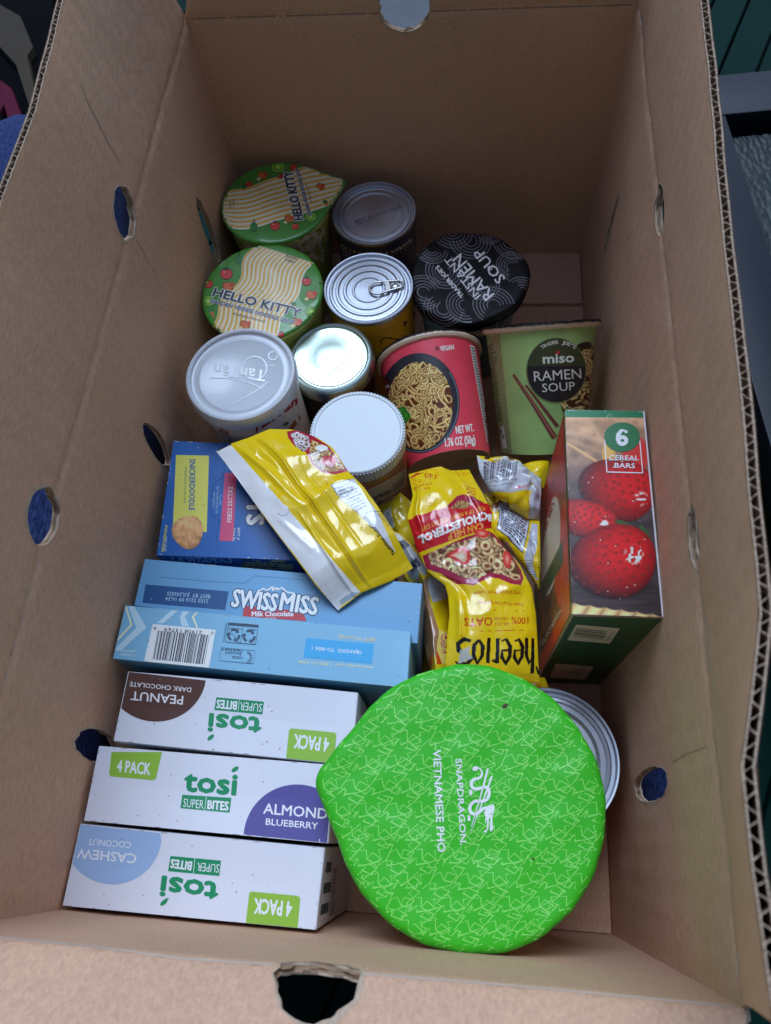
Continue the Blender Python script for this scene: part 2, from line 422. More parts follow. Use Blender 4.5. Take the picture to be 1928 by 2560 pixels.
def interp(tab):
    xs = [a for a, b in tab]; ys = [b for a, b in tab]
    return lambda s: math.radians(float(np.interp(s, xs, ys)))
def mapper(o, es, n, theta, seed=0, amp=.0012, smax=BL, dent=None):
    """panel coordinates -> world: o origin on the floor line, es direction along it, n outward normal, theta fold of the flap past the crease"""
    o, es, n = (np.array(v, float) for v in (o, es, n)); zz = np.array([0, 0, 1.0])
    def f(s, t, d):
        w = amp*mnoise.noise(Vector((s*9+seed, t*11, seed*3.1)))+amp*.4*mnoise.noise(Vector((s*31, t*33+seed, 5)))
        w *= min(1, max(0, min(t, .08)/.08))*min(1, max(0, min(s, smax-s))/.03); w += .0013*math.exp(-((t-BH)/.0022)**2)
        if dent: w += dent(s, t)
        d = d+w
        if t <= BH: return o+es*s+zz*t+n*d
        a = theta(s); return o+es*s+zz*BH+(t-BH)*(math.cos(a)*zz+math.sin(a)*n)+d*(math.cos(a)*n-math.sin(a)*zz)
    return f
box = thing('cardboard_box', 'open brown corrugated cardboard box with round holes, packed with groceries', 'box', (BW/2, BL/2, FLOOR-.005))
fL = mapper((0, 0, 0), (0, 1, 0), (-1, 0, 0), interp([(0, 0), (.38, 0), (.48, 4.5), (.62, 6)]), 1)
fR = mapper((BW, 0, 0), (0, 1, 0), (1, 0, 0), interp([(0, -14), (.05, -15), (.08, -14.5), (.10, -12), (.13, -8.5), (.2, -7), (.29, -5.7), (.43, -2.7), (.6, -1)]), 2)
fB = mapper((0, BL, 0), (1, 0, 0), (0, 1, 0), interp([(0, 4), (.34, 4)]), 3, smax=BW)
fF = mapper((0, 0, 0), (1, 0, 0), (0, -1, 0), interp([(0, 52), (.34, 58)]), 4, smax=BW)
hb = at(1012, 28, BH); hf = at(795, 2436, BH)
def side_outline(): return [(0, FLOOR), (BL, FLOOR), (BL, BH), (BL-.010, BH+.03), (BL-.022, TOP), (.012, TOP), (.004, BH+.02), (0, BH)]
pl_left = panel('side_panel', side_outline(), [blob((.413, .263), .0175, .0165, seed=1, jag=.04), blob((.198, .259), .0165, .0160, seed=2, jag=.03), blob((.521, .138), .0095, .037, seed=3), blob((.305, .146), .010, .028, seed=4), blob((.092, .136), .010, .031, seed=5)], fL, box, fold=BH, open_t=TOP, seed=1)
pl_right = panel('side_panel', side_outline(), [blob((.420, .256), .0185, .0115, seed=6), blob((.201, .256), .0175, .0105, seed=7), blob((.530, .128), .006, .039, seed=8), blob((.310, .128), .010, .036, seed=9), blob((.0915, .132), .010, .040, seed=10),
    [(.109, .2635), (.098, .2665), (.086, .2690), (.075, .2715), (.064, .2730), (.065, .2705), (.076, .2685), (.087, .2655), (.099, .2635)]], fR, box, fold=BH, open_t=TOP, seed=2)
end_out = lambda: [(-.004, FLOOR), (BW+.004, FLOOR), (BW+.004, BH-.004), (BW-.012, BH+.03), (BW-.018, TOP), (.018, TOP), (.012, BH+.03), (-.004, BH-.004)]
pl_back = panel('end_panel', end_out(), [blob((hb[0], BH+.002), .0195, .0185, seed=11, jag=.03)], fB, box, fold=BH, open_t=TOP, seed=3, liner=M_BOX_END)
pl_front = panel('end_panel', end_out(), [blob((hf[0], BH+.004), .0180, .0175, seed=12, jag=.06)], fF, box, fold=BH, open_t=TOP, seed=4, liner=M_BOX_END)
def slab(name, x0, x1, y0, y1, z0, z1, m, parent, jag=0, seed=0, bev=0):
    r = random.Random(seed); n = 40; top = []; bot = []; V, F = [], []
    for j in range(n+1):
        x = x0+(x1-x0)*j/n; a = y0+r.uniform(-jag, jag); b = y1
        V += [(x, a, z0), (x, b, z0), (x, b, z1), (x, a, z1)]
    for j in range(n):
        p, q = 4*j, 4*j+4
        for k in range(4): F.append((p+k, p+(k+1) % 4, q+(k+1) % 4, q+k))
    F += [(0, 3, 2, 1), (4*n, 4*n+1, 4*n+2, 4*n+3)]
    return part(name, V, F, m, parent)
slab('bottom_flap', .001, BW-.001, .559, BL-.0005, FLOOR+.0002, 0, [M_BOX], box, .0008, 1)
bfl = slab('bottom_flap', .001, BW-.001, .0005, .066, FLOOR+.0002, -.0001, [M_BOX], box, 0, 2)
slab('bottom_flap', .0, BW/2-.001, .0005, BL-.0005, FLOOR-.0046, FLOOR, [M_BOX], box, 0, 3)
slab('bottom_flap', BW/2+.001, BW, .0005, BL-.0005, FLOOR-.0046, FLOOR, [M_BOX], box, 0, 4)
# scored and cracked lines in the liner
mk_d = mat('crease_dark', (.34, .21, .135), .85); mk_l = mat('crease_pale', (.60, .45, .34), .85)
def creases(Z, pn, rows):
    tr_ = bvh(pn)
    for P, w, m in rows: a = Art(Z); a.stroke(P, w, m); decal('crease_line', a, tr_, pn, maxpx=20)
creases(zm(.4068, 0, 0), pl_left, [([(498, 510), (540, 630), (590, 730), (660, 870), (735, 1000)], [2, 4, 6, 5, 2], mk_d), ([(840, 1470), (900, 1590), (960, 1690)], [4, 3, 1], mk_d), ([(760, 1520), (735, 1620), (700, 1700), (650, 1900), (590, 2180)], [4, 5, 6, 5, 4], mk_l), ([(1145, 110), (1100, 190), (1070, 330), (1010, 560), (960, 740), (900, 950), (850, 1180)], [12, 6, 4, 4, 5, 5, 4], mk_l)])
creases(zm(.7055, 0, 1000), pl_left, [([(290, 0), (230, 170), (205, 290)], 3, mk_l), ([(150, 530), (105, 690), (60, 840), (10, 1035)], [3, 4, 4, 3], mk_l)])
creases(zm(.407, 1300, 0), pl_right, [([(735, 10), (750, 250), (785, 500), (805, 750), (830, 950), (838, 1060)], [14, 4, 4, 5, 5, 3], mk_l), ([(880, 1470), (905, 1700), (930, 1950), (950, 2190)], [4, 3, 3, 3], mk_l)])
creases(zm(.7049, 1400, 1000), pl_right, [([(425, 0), (450, 180), (466, 340)], 3, mk_l), ([(500, 680), (525, 850), (550, 1050), (560, 1150)], 4, mk_l), ([(400, 1285), (440, 1260), (480, 1245), (520, 1230)], 2, mat('crease_red', (.26, .14, .09), .85)), ([(600, 1600), (615, 1800), (632, 2050)], 4, mk_l)])
creases(ID, pl_front, [([(0, 2344), (230, 2366), (458, 2397), (690, 2412)], 6, mk_l), ([(905, 2434), (1300, 2466), (1830, 2516)], 6, mk_l)])
creases(ID, pl_back, [([(482, 47), (700, 40), (945, 33)], 4, mk_d), ([(1080, 28), (1300, 20), (1580, 12)], 4, mk_d)])

# ================================================================== helpers for packages
def box_mesh(name, q, z0, z1, mats, parent, bev=.0009, midx=(0, 0, 0, 0, 0, 0), shift=(0, 0), bulge=0.0):
    """q: four top corners (back-left, back-right, front-right, front-left) in plan; side order: bottom, top, back, right, front, left"""
    bm = bmesh.new(); q = [np.asarray(p[:2], float) for p in q]; sh = np.array(shift)
    lo = [bm.verts.new((*(p+sh), z0)) for p in q]; hi = [bm.verts.new((*p, z1)) for p in q]
    fs = [bm.faces.new(lo), bm.faces.new(hi[::-1])]+[bm.faces.new((lo[i], hi[i], hi[(i+1) % 4], lo[(i+1) % 4])) for i in range(4)]
    for f, m in zip(fs, midx): f.material_index = m
    bmesh.ops.recalc_face_normals(bm, faces=bm.faces)
    bmesh.ops.bevel(bm, geom=list(bm.edges), offset=bev, segments=2, affect='EDGES', profile=.6)
    off = origin(parent)
    for v in bm.verts: v.co -= Vector(off)
    me = bpy.data.meshes.new(name); bm.to_mesh(me); bm.free()
    for m in mats: me.materials.append(m)
    o = bpy.data.objects.new(name, me); COL.objects.link(o); o.parent = parent
    smooth_angle(o, 40); return o
def flap(name, q, z, m, parent, lift=lambda s, t: 0, th=.00045, inset=.0006, nx=30, ny=6):
    q = [np.asarray(p[:2], float) for p in q]; c = sum(q)/4; q = [p+(c-p)/np.linalg.norm(c-p)*inset for p in q]; V, F = [], []
    for k in (0, 1):
        for j in range(ny+1):
            for i in range(nx+1):
                s, t = i/nx, j/ny; p = (q[0]*(1-s)+q[1]*s)*(1-t)+(q[3]*(1-s)+q[2]*s)*t
                V.append((p[0], p[1], z+lift(s, t)+(th if k == 0 else 0)))
    n = (nx+1)*(ny+1); w = nx+1
    for j in range(ny):
        for i in range(nx):
            a = j*w+i; F.append((a, a+w, a+w+1, a+1)); F.append((n+a, n+a+1, n+a+w+1, n+a+w))
    B = [i for i in range(w)]+[j*w+nx for j in range(1, ny+1)]+[ny*w+i for i in range(nx-1, -1, -1)]+[j*w for j in range(ny-1, 0, -1)]
    for i in range(len(B)): a, b = B[i], B[(i+1) % len(B)]; F.append((a, b, n+b, n+a))
    return part(name, V, F, m, parent)
def carton(name, label, cat, px, z, colors, group=None, lift=None, shift=(0, 0), wear=(186, 200, 222), z0=FLOOR):
    P = [None if p is None else at(*p, z)[:2] for p in px]
    if P[1] is None: P[1] = P[0]+(P[2]-P[3])
    if P[2] is None: P[2] = P[3]+(P[1]-P[0])
    for i in range(4): P[i] = np.array([max(.0015, P[i][0]), max(.0015, P[i][1])])
    c = sum(P)/4; t = thing(name, label, cat, (c[0], c[1], z0), group)
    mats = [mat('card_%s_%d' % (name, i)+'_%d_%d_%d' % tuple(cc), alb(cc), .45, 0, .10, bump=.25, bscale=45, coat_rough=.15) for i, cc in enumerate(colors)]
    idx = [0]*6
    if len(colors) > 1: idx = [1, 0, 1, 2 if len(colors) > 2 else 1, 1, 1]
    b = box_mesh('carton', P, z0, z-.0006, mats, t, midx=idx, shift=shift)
    f = flap('top_flap', P, z-.0005, mats[0], t, lift or (lambda s, u: 0))
    tr = bvh([b, f]); c = sum(P)/4
    CLIPQ[id(tr)] = [to_px((*(p+(c-p)/np.linalg.norm(c-p)*.0011), z)) for p in P]; KEEP.append(tr)
    if wear:
        a = Art(ID); Q = [to_px((*(p+(c-p)/np.linalg.norm(c-p)*.0013), z)) for p in P]; r = random.Random(int(P[0][1]*1e4))
        for i in range(4):
            for _ in range(7):
                x = r.random(); w = r.uniform(.004, .03); A_, B_ = Q[i]+(Q[(i+1) % 4]-Q[i])*x, Q[i]+(Q[(i+1) % 4]-Q[i])*min(1, x+w); a.stroke([A_, B_], r.uniform(.8, 2.4), wear, 4)
        for _ in range(14):
            s_, t_ = r.random(), r.random(); p = (Q[0]*(1-s_)+Q[1]*s_)*(1-t_)+(Q[3]*(1-s_)+Q[2]*s_)*t_; a.ell(p, r.uniform(.8, 2), r.uniform(.6, 1.5), wear if r.random() < .6 else (60, 66, 84), 4, n=8)
        w_ = decal('edge_wear', a, tr, t, k=.9); w_['kind'] = 'stuff'
    return t, b, f, tr
KEEP = []
def rings(c, r, n=64): 
    t = np.arange(n)*2*math.pi/n; return np.c_[c[0]+r*np.cos(t), c[1]+r*np.sin(t)]
def sheet_disc(name, rf, c, z, m, parent, lip=.004, sag=.0006, n=120, nr=14, seed=0, axis=(0, 0, 1), wr=.0004):
    """a lid sheet: outline rf(angle), slightly uneven, its border turned down"""
    V, F = [], []; u, v, a = frame(axis); cc = np.array([c[0], c[1], z]); T = np.arange(n)*2*math.pi/n; R = np.array([rf(t) for t in T])
    fr = [.945*i/(nr-3) for i in range(1, nr-2)]+[.965, .982, 1.0, 1.007, 1.008]; dz = [0]*(nr-3)+[-lip*.06, -lip*.18, -lip*.42, -lip*.75, -lip]
    V.append(cc)
    for k, (q, d) in enumerate(zip(fr, dz)):
        for t, r in zip(T, R):
            x, y = r*q*math.cos(t), r*q*math.sin(t); h = d-sag*(1-q*q)+wr*mnoise.noise(Vector((x*60, y*60, seed)))
            if k >= nr-1: h += .00035*math.sin(t*57)+.0002*math.sin(t*23)
            V.append(cc+u*x+v*y+a*h)
    for i in range(n): F.append((0, 1+i, 1+(i+1) % n))
    for k in range(len(fr)-1):
        for i in range(n):
            j = (i+1) % n; F.append((1+k*n+i, 1+(k+1)*n+i, 1+(k+1)*n+j, 1+k*n+j))
    o = part(name, V, F, m, parent, smooth=True); return o
def hull_r(R, tip, tr):
    """outline of a round lid with a rounded pull tab: convex hull of two circles, as a radius over the angle"""
    d = math.hypot(*tip); ta = math.atan2(tip[1], tip[0]); P = np.concatenate([rings((0, 0), R, 400), rings(tip, tr, 200)])
    K = np.linspace(0, 2*math.pi, 720, endpoint=False); D = np.c_[np.cos(K), np.sin(K)]; sup = (P @ D.T).max(0)
    return lambda t: float(np.min(sup[(np.cos(K-t) > .05)]/np.cos(K-t)[np.cos(K-t) > .05]))
def color_art(P, art, base):
    C = np.tile(np.array(base, float), (len(P), 1)); lo = np.full(len(P), -1.0)
    for T, col, layer in art.items:
        if isinstance(col, bpy.types.Material): continue
        for a, b, c in T:
            x0, y0 = np.minimum(np.minimum(a, b), c); x1, y1 = np.maximum(np.maximum(a, b), c)
            s = np.where((P[:, 0] >= x0) & (P[:, 0] <= x1) & (P[:, 1] >= y0) & (P[:, 1] <= y1) & (lo <= layer))[0]
            if not len(s): continue
            p = P[s]; cr = lambda u, v: (v[0]-u[0])*(p[:, 1]-u[1])-(v[1]-u[1])*(p[:, 0]-u[0])
            e1, e2, e3 = cr(a, b), cr(b, c), cr(c, a); k = ((e1 >= 0) & (e2 >= 0) & (e3 >= 0)) | ((e1 <= 0) & (e2 <= 0) & (e3 <= 0))
            C[s[k]] = col; lo[s[k]] = layer
    return C
def resample(P, n):
    P = np.asarray(P, float); d = np.r_[0, np.cumsum(np.hypot(*np.diff(P, axis=0).T))]; t = np.linspace(0, d[-1], n)
    Q = np.c_[np.interp(t, d, P[:, 0]), np.interp(t, d, P[:, 1])]
    for _ in range(max(2, n//40)): Q[1:-1] = (Q[:-2]+2*Q[1:-1]+Q[2:])/4
    return Q
def pouch(name, label, cat, Z, top, right, bottom, left, zf, art, base, nx, ny, bulge=.008, wr=.0018, seed=0, group=None, over=None, thick=.014, creases=(), k=1.0, rough=.2, coat=.5, wscale=55):
    """a soft film bag: Coons patch through its four traced edges at the height zf(u, v), puffed, crumpled, closed below"""
    e = [resample([Z(p) for p in x], n) for x, n in ((top, nx), (right, ny), (bottom, nx), (left, ny))]
    u = np.linspace(0, 1, nx)[None, :, None]; v = np.linspace(0, 1, ny)[:, None, None]; T, R_, B, L_ = e
    P = (1-v)*T[None]+v*B[None]+(1-u)*L_[:, None]+u*R_[:, None]-((1-u)*(1-v)*T[0]+u*(1-v)*T[-1]+(1-u)*v*B[0]+u*v*B[-1])
    X = np.zeros((ny, nx, 3))
    for j in range(ny):
        for i in range(nx): X[j, i] = at(P[j, i, 0], P[j, i, 1], zf(i/(nx-1), j/(ny-1)))
    N = np.cross(np.gradient(X, axis=1), np.gradient(X, axis=0)); N /= np.linalg.norm(N, axis=2, keepdims=True)+1e-12
    N *= np.sign(N[..., 2:3]+1e-9)
    U = np.broadcast_to(u[..., 0], (ny, nx)); Vv = np.broadcast_to(v[..., 0], (ny, nx))
    env = np.clip(np.sin(math.pi*U), 0, 1)**.7*np.clip(np.sin(math.pi*Vv), 0, 1)**.5; D = bulge*env
    for j in range(ny):
        for i in range(nx):
            x, y, z = X[j, i]; q = Vector((x*wscale+seed*7.3, y*wscale, seed*1.7))
            D[j, i] += wr*(.35+.65*env[j, i])*(1.5*(.5-abs(mnoise.noise(q)))+.5*mnoise.noise(q*2.7)-.5)+.00022*(.3-abs(mnoise.noise(Vector((x*170+y*60, y*120-x*70, seed*2.9)))))
    for (u0, v0, u1, v1, amp, w) in creases:
        dx, dy = u1-u0, v1-v0; l2 = dx*dx+dy*dy; tt = np.clip(((U-u0)*dx+(Vv-v0)*dy)/l2, 0, 1); dd = np.hypot(U-u0-tt*dx, Vv-v0-tt*dy)
        D += amp*np.exp(-(dd/w)**2)*np.sin(math.pi*np.clip(tt*.96+.02, 0, 1))**.5
    Y = X+N*D[..., None]
    C = color_art(P.reshape(-1, 2), art, base)
    if over is not None: C = over(P.reshape(-1, 2), U.ravel(), Vv.ravel(), C)
    g = lambda i, j: j*nx+i
    F = [(g(i, j), g(i, j+1), g(i+1, j+1), g(i+1, j)) for j in range(ny-1) for i in range(nx-1)]
    VV = [tuple(p) for p in Y.reshape(-1, 3)]; si = sorted(set(list(range(0, nx, 6))+[nx-1])); sj = sorted(set(list(range(0, ny, 6))+[ny-1])); base_i = len(VV)
    CC = list(C)
    for j in sj:
        for i in si: VV.append(tuple(X[j, i]-N[j, i]*(thick*env[j, i]+.0004))); CC.append(C[g(i, j)])
    w = len(si)
    for b in range(len(sj)-1):
        for a_ in range(w-1): p = base_i+b*w+a_; F.append((p, p+1, p+w+1, p+w))
    c = X[ny//2, nx//2]; zlow = min(p[2] for p in VV)
    o = part(name, VV, F, mat('film_%d' % int(rough*100), rough=rough, coat=coat, attr='print', coat_rough=.06, spec=.6), None, smooth=True, loc=(c[0], c[1], zlow))
    C = np.clip(np.asarray(CC)/255.0, 0, 1); C = np.where(C <= .04045, C/12.92, ((C+.055)/1.055)**2.4); C = np.clip(.80*k*C/np.array(WHITE), .002, .9)
    ca = o.data.color_attributes.new('print', 'FLOAT_COLOR', 'POINT'); ca.data.foreach_set('color', np.c_[C, np.ones(len(C))].astype(np.float32).ravel())
    return tag(o, label, cat, group)
# pictures printed on packages, computed pixel by pixel
def smooth01(x): x = np.clip(x, 0, 1); return x*x*(3-2*x)
def vnoise(X, Y, seed=0):
    r = np.random.default_rng(seed); G = r.random((64, 64)); xi, yi = np.floor(X).astype(int), np.floor(Y).astype(int); fx, fy = smooth01(X-xi), smooth01(Y-yi)
    g = lambda a, b: G[b % 64, a % 64]
    return (g(xi, yi)*(1-fx)+g(xi+1, yi)*fx)*(1-fy)+(g(xi, yi+1)*(1-fx)+g(xi+1, yi+1)*fx)*fy
def paint_rings(X, Y, C, inside, r0, n, bounds, seed=1, tone=(214, 178, 138)):
    """heaped cereal rings over the points (X, Y); r0 ring radius"""
    r = random.Random(seed); x0, x1, y0, y1 = bounds; C[inside] = C[inside]*0+np.array((96, 52, 34))
    for q in range(n):
        cx, cy = r.uniform(x0, x1), r.uniform(y0, y1); a = r0*r.uniform(.85, 1.1); b = a*r.uniform(.5, .95); th = r.uniform(0, 3.14); dx, dy = X-cx, Y-cy
        s = np.where((np.abs(dx) < a*1.3) & (np.abs(dy) < a*1.3) & inside)[0]
        if not len(s): continue
        p = dx[s]*math.cos(th)+dy[s]*math.sin(th); w = -dx[s]*math.sin(th)+dy[s]*math.cos(th); d = np.hypot(p/a, w/b)
        sh = np.array(tone)*r.uniform(.82, 1.12); prof = np.clip(1-np.abs((d-.68)/.34)**2, 0, 1); light = np.clip(.62+.42*prof-.16*(dy[s]/a), .3, 1.15)
        m = (d < 1.0) & (d > .36); C[s[m]] = np.clip(sh*light[m][:, None], 0, 250)
        m = (d <= .36); C[s[m]] = (112, 66, 44)
        m = (d >= 1.0) & (d < 1.1); C[s[m]] = C[s[m]]*.6
    return C
class Canvas:
    def __init__(s, w, h, col): s.a = np.tile(np.array(col, float), (h, w, 1)); s.w, s.h = w, h; s.Y, s.X = np.mgrid[0:h, 0:w].astype(float)
    def disc(s, x, y, r, col, al=1.0):
        x0, x1, y0, y1 = int(max(0, x-r-1)), int(min(s.w, x+r+2)), int(max(0, y-r-1)), int(min(s.h, y+r+2))
        if x1 <= x0 or y1 <= y0: return
        d = np.hypot(s.X[y0:y1, x0:x1]-x, s.Y[y0:y1, x0:x1]-y); m = (np.clip(r+.5-d, 0, 1)*al)[..., None]
        s.a[y0:y1, x0:x1] = s.a[y0:y1, x0:x1]*(1-m)+np.array(col)*m
    def line(s, pts, r, col, al=1.0):
        for (x, y) in pts: s.disc(x, y, r, col, al)
    def sample(s, u, v): return s.a[np.clip((v*(s.h-1)).round().astype(int), 0, s.h-1), np.clip((u*(s.w-1)).round().astype(int), 0, s.w-1)]
def noodle_canvas(w, h, n, seed, broth=(88, 42, 22), body=(214, 168, 104), hi=(240, 214, 164), thick=4.2):
    c = Canvas(w, h, broth); r = random.Random(seed)
    for _ in range(n):
        x, y, a, k = r.uniform(0, w), r.uniform(0, h), r.uniform(0, 6.28), r.uniform(-.06, .06); P = []
        for i in range(r.randint(40, 110)):
            k += r.uniform(-.02, .02); k = max(-.13, min(.13, k)); a += k; x += 1.6*math.cos(a); y += 1.6*math.sin(a); P.append((x, y))
        g = r.uniform(.75, 1.05); c.line(P, thick+1.6, (70, 34, 18), .6); c.line(P, thick, tuple(v*g for v in body)); c.line([(px-1, py-1.2) for px, py in P], thick*.38, tuple(v*g for v in hi), .8)
    return c

# ================================================================== cartons along one side
NAVY = (28, 34, 58)
TOSI, TAB = (12, 128, 92), (128, 172, 62)
def tosi(label, px, z, circ, names, flip, Z, marks, lift):
    t, b, f, tr = carton('snack_bite_carton', label, 'carton', px, z, [(196, 203, 236), (188, 196, 230)], 'white snack bite cartons', lift, wear=(150, 152, 172))
    a = Art(Z); marks(a); decal('printed_artwork', a, tr, t); return t, b
gap_back = lambda s, t: .0017*math.sin(math.pi*min(1, max(0, s)))**.4*max(0, 1-t*2.2)*float(smooth01((s-.03)/.10))*float(smooth01((.96-s)/.08))
gap_front = lambda s, t: .0016*math.sin(math.pi*min(1, max(0, s)))**.4*max(0, (t-.55)*2.2)*float(smooth01((s-.04)/.10))
def m_cashew(a):
    c = (138, 168, 226); P = [(150, 385), (600, 433)]
    P += [(345+262*math.cos(t)-0, 445+262*math.sin(t)) for t in np.radians(np.linspace(-2, 144, 24))][1:]; P += [(105, 610)]; a.poly(P, c, 0)
    a.text('CASHEW', (475, 545), (160, 515), 54, (222, 230, 250), 1, bold=.012); a.text('COCONUT', (445, 480), (215, 462), 36, (222, 230, 250), 1, bold=.008)
    a.poly([(655, 555), (925, 580), (915, 662), (642, 636)], TOSI, 0); a.text('SUPER', (917, 600), (800, 590), 48, (226, 236, 246), 1); a.text('BITES', (770, 587), (660, 572), 48, (226, 236, 246), 1, bold=.03)
    a.stroke([(785, 568), (778, 648)], 3, (226, 236, 246), 1)
    a.text('tosi', (912, 700), (612, 664), 116, TOSI, 1, bold=.035); a.ell((620, 803), 24, 11, TOSI, 1, rot=-40); a.poly([(628, 780), (652, 783), (640, 788), (630, 790)], TOSI, 1)
    a.poly([(1055, 930), (1075, 755), (1085, 745), (1335, 768), (1348, 780), (1332, 960)], TAB, 0); a.text('4 PACK', (1305, 800), (1105, 782), 84, (226, 236, 246), 1, bold=.02)
    for q in [(770, 500), (510, 765), (1095, 655), (300, 760), (985, 700)]: a.ell(q, 4, 3, (120, 125, 150), 1)
def m_almond(a):
    a.poly([(340, 0), (610, 0), (578, 140), (565, 151), (335, 130), (327, 118)], TAB, 0); a.text('4 PACK', (368, 105), (545, 122), 66, (226, 236, 246), 1, bold=.02)
    a.text('tosi', (728, 205), (1002, 228), 116, TOSI, 1, bold=.035); a.ell((1000, 92), 22, 11, TOSI, 1, rot=-35)
    a.poly([(718, 228), (980, 245), (970, 324), (708, 300)], TOSI, 0); a.text('SUPER', (722, 293), (830, 303), 48, (226, 236, 246), 1); a.text('BITES', (852, 303), (962, 312), 48, (226, 236, 246), 1, bold=.03); a.stroke([(846, 240), (838, 312)], 3, (226, 236, 246), 1)
    P = [(1045, 440)]+[(1330+285*math.cos(t), 458+285*math.sin(t)) for t in np.radians(np.linspace(182, 300, 26))]+[(1530, 280), (1512, 490), (1480, 484)]
    a.poly(P, (74, 70, 150), 0); a.text('ALMOND', (1150, 328), (1490, 358), 58, (222, 228, 250), 1, bold=.014); a.text('BLUEBERRY', (1163, 388), (1440, 412), 36, (222, 228, 250), 1, bold=.012)
    for q in [(645, 235), (660, 120), (1150, 160), (480, 340), (862, 165)]: a.ell(q, 4, 3, (120, 125, 150), 2)
def m_peanut(a):
    c = (76, 50, 50); a.poly([(155, 50), (645, 105)]+[(330+316*math.cos(t), 62+302*math.sin(t)) for t in np.radians(np.linspace(8, 139, 26))]+[(100, 250)], c, 0)
    a.text('PEANUT', (502, 202), (175, 172), 58, (205, 208, 235), 1, bold=.012); a.text('DARK CHOCOLATE', (552, 150), (165, 112), 30, (205, 208, 235), 1, bold=.008)
    a.poly([(710, 210), (1010, 238), (1000, 318), (697, 290)], TOSI, 0); a.text('SUPER', (1000, 252), (862, 240), 54, (226, 236, 246), 1); a.text('BITES', (840, 238), (715, 226), 54, (226, 236, 246), 1, bold=.03); a.stroke([(855, 226), (847, 300)], 3, (226, 236, 246), 1)
    a.text('tosi', (995, 342), (668, 314), 122, TOSI, 1, bold=.035); a.ell((675, 463), 26, 12, TOSI, 1, rot=-40)
    a.poly([(1148, 608), (1168, 418), (1182, 406), (1455, 432), (1468, 446), (1450, 640)], TAB, 0); a.text('4 PACK', (1424, 470), (1205, 444), 90, (226, 236, 246), 1, bold=.02)
    for q in [(690, 540), (1110, 535), (320, 378), (1030, 490), (1060, 300)]: a.ell(q, 5, 4, (110, 100, 110), 1)
t, b = tosi('white snack carton with a pale blue cashew coconut quarter disc', [(190, 2058), (813, 2119), (790, 2334), (148, 2264)], .141, 0, 0, 0, Y2, m_cashew, gap_back)
a = Art(Y2); a.lines((1490, 560), (1520, 560), (1450, 900), (1500, 880), 3, (30, 70, 70)); a.lines((1525, 620), (1545, 610), (1500, 880), (1530, 860), 14, (90, 95, 110)); decal('side_print', a, bvh(b), t)
tosi('white snack carton with a purple almond blueberry quarter disc', [(246, 1864), None, (822, 2109), (208, 2052)], .1415, 0, 0, 0, Y2, m_almond, gap_front)
tosi('white snack carton with a dark brown peanut chocolate quarter disc', [(319, 1678), (896, 1731), None, (282, 1852)], .141, 0, 0, 0, Y1, m_peanut, gap_back)

SKYB = (112, 166, 216); PALE = (168, 200, 236)
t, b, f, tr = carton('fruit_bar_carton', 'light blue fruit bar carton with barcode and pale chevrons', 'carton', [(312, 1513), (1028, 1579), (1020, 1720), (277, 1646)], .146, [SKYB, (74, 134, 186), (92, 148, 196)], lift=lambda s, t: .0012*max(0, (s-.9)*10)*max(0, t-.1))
a = Art(Z8)
a.poly([(125, 275), (155, 277), (216, 385), (85, 502), (48, 502), (165, 385)], PALE, 0); a.stroke([(112, 276), (140, 370), (62, 455)], 9, (222, 226, 196), 1)
a.poly([(345, 295), (378, 297), (315, 352), (300, 362), (268, 362)], PALE, 0); a.poly([(400, 300), (435, 303), (412, 330), (435, 380), (395, 376), (386, 330)], PALE, 0); a.stroke([(474, 308), (452, 330), (475, 386)], 8, (222, 226, 196), 1)
a.poly([(248, 366), (568, 396), (534, 588), (204, 556)], (208, 214, 238), 1); a.bars((275, 398), (540, 422), (248, 545), (512, 572), 34, (34, 38, 62), 2, seed=3)
a.poly([(262, 372), (556, 399), (552, 424), (258, 398)], (208, 214, 238), 3)
a.text('0', (558, 405), (545, 404), 15, NAVY, 4); a.text('21908', (500, 402), (412, 394), 18, NAVY, 4, bold=.01); a.text('13769', (395, 392), (308, 384), 18, NAVY, 4, bold=.01); a.text('8', (268, 382), (254, 380), 15, NAVY, 4)
DK = (40, 62, 96)
a.stroke([(633, 360), (785, 372), (770, 470), (617, 458), (633, 360)], 3, DK, 1); a.poly([(633, 358), (785, 370), (783, 384), (631, 372)], DK, 1); a.stroke([(709, 366), (694, 464)], 2, DK, 1)
for cx, cy in ((660, 422), (738, 428)):
    for q in range(3):
        t0 = q*120; P = [(cx+28*math.cos(math.radians(t0+d)), cy+28*math.sin(math.radians(t0+d))) for d in (0, 30, 60)]; a.stroke(P, 12, DK, 1); h = math.radians(t0+82); a.poly([(cx+14*math.cos(h-.3), cy+14*math.sin(h-.3)), (cx+42*math.cos(h-.35), cy+42*math.sin(h-.35)), (cx+28*math.cos(h+.25), cy+28*math.sin(h+.25))], DK, 1)
a.stroke([(632, 390), (690, 462)], 4, SKYB, 2); a.stroke([(632, 390), (690, 462)], 2, DK, 3)
a.text('MULTI-LAYER', (702, 388), (632, 382), 8, DK, 1); a.text('PAPER', (775, 392), (735, 389), 8, DK, 1); a.text('how2recycle.info', (612, 455), (626, 360), 10, DK, 1)
a.stroke([(598, 486), (768, 502), (758, 568), (585, 552), (598, 486)], 2, DK, 1); a.text('100%', (705, 532), (652, 527), 14, DK, 1, bold=.01); a.text('Recycled', (698, 512), (618, 506), 14, DK, 1, bold=.01); a.text('Paperboard', (702, 498), (600, 490), 14, DK, 1, bold=.01)
for q in range(9): h = math.radians(-80+q*20); a.stroke([(728-18*math.cos(h)*0+14*math.cos(h), 535+18*math.sin(h)), (728+26*math.cos(h), 535+32*math.sin(h))], 4, DK, 1)
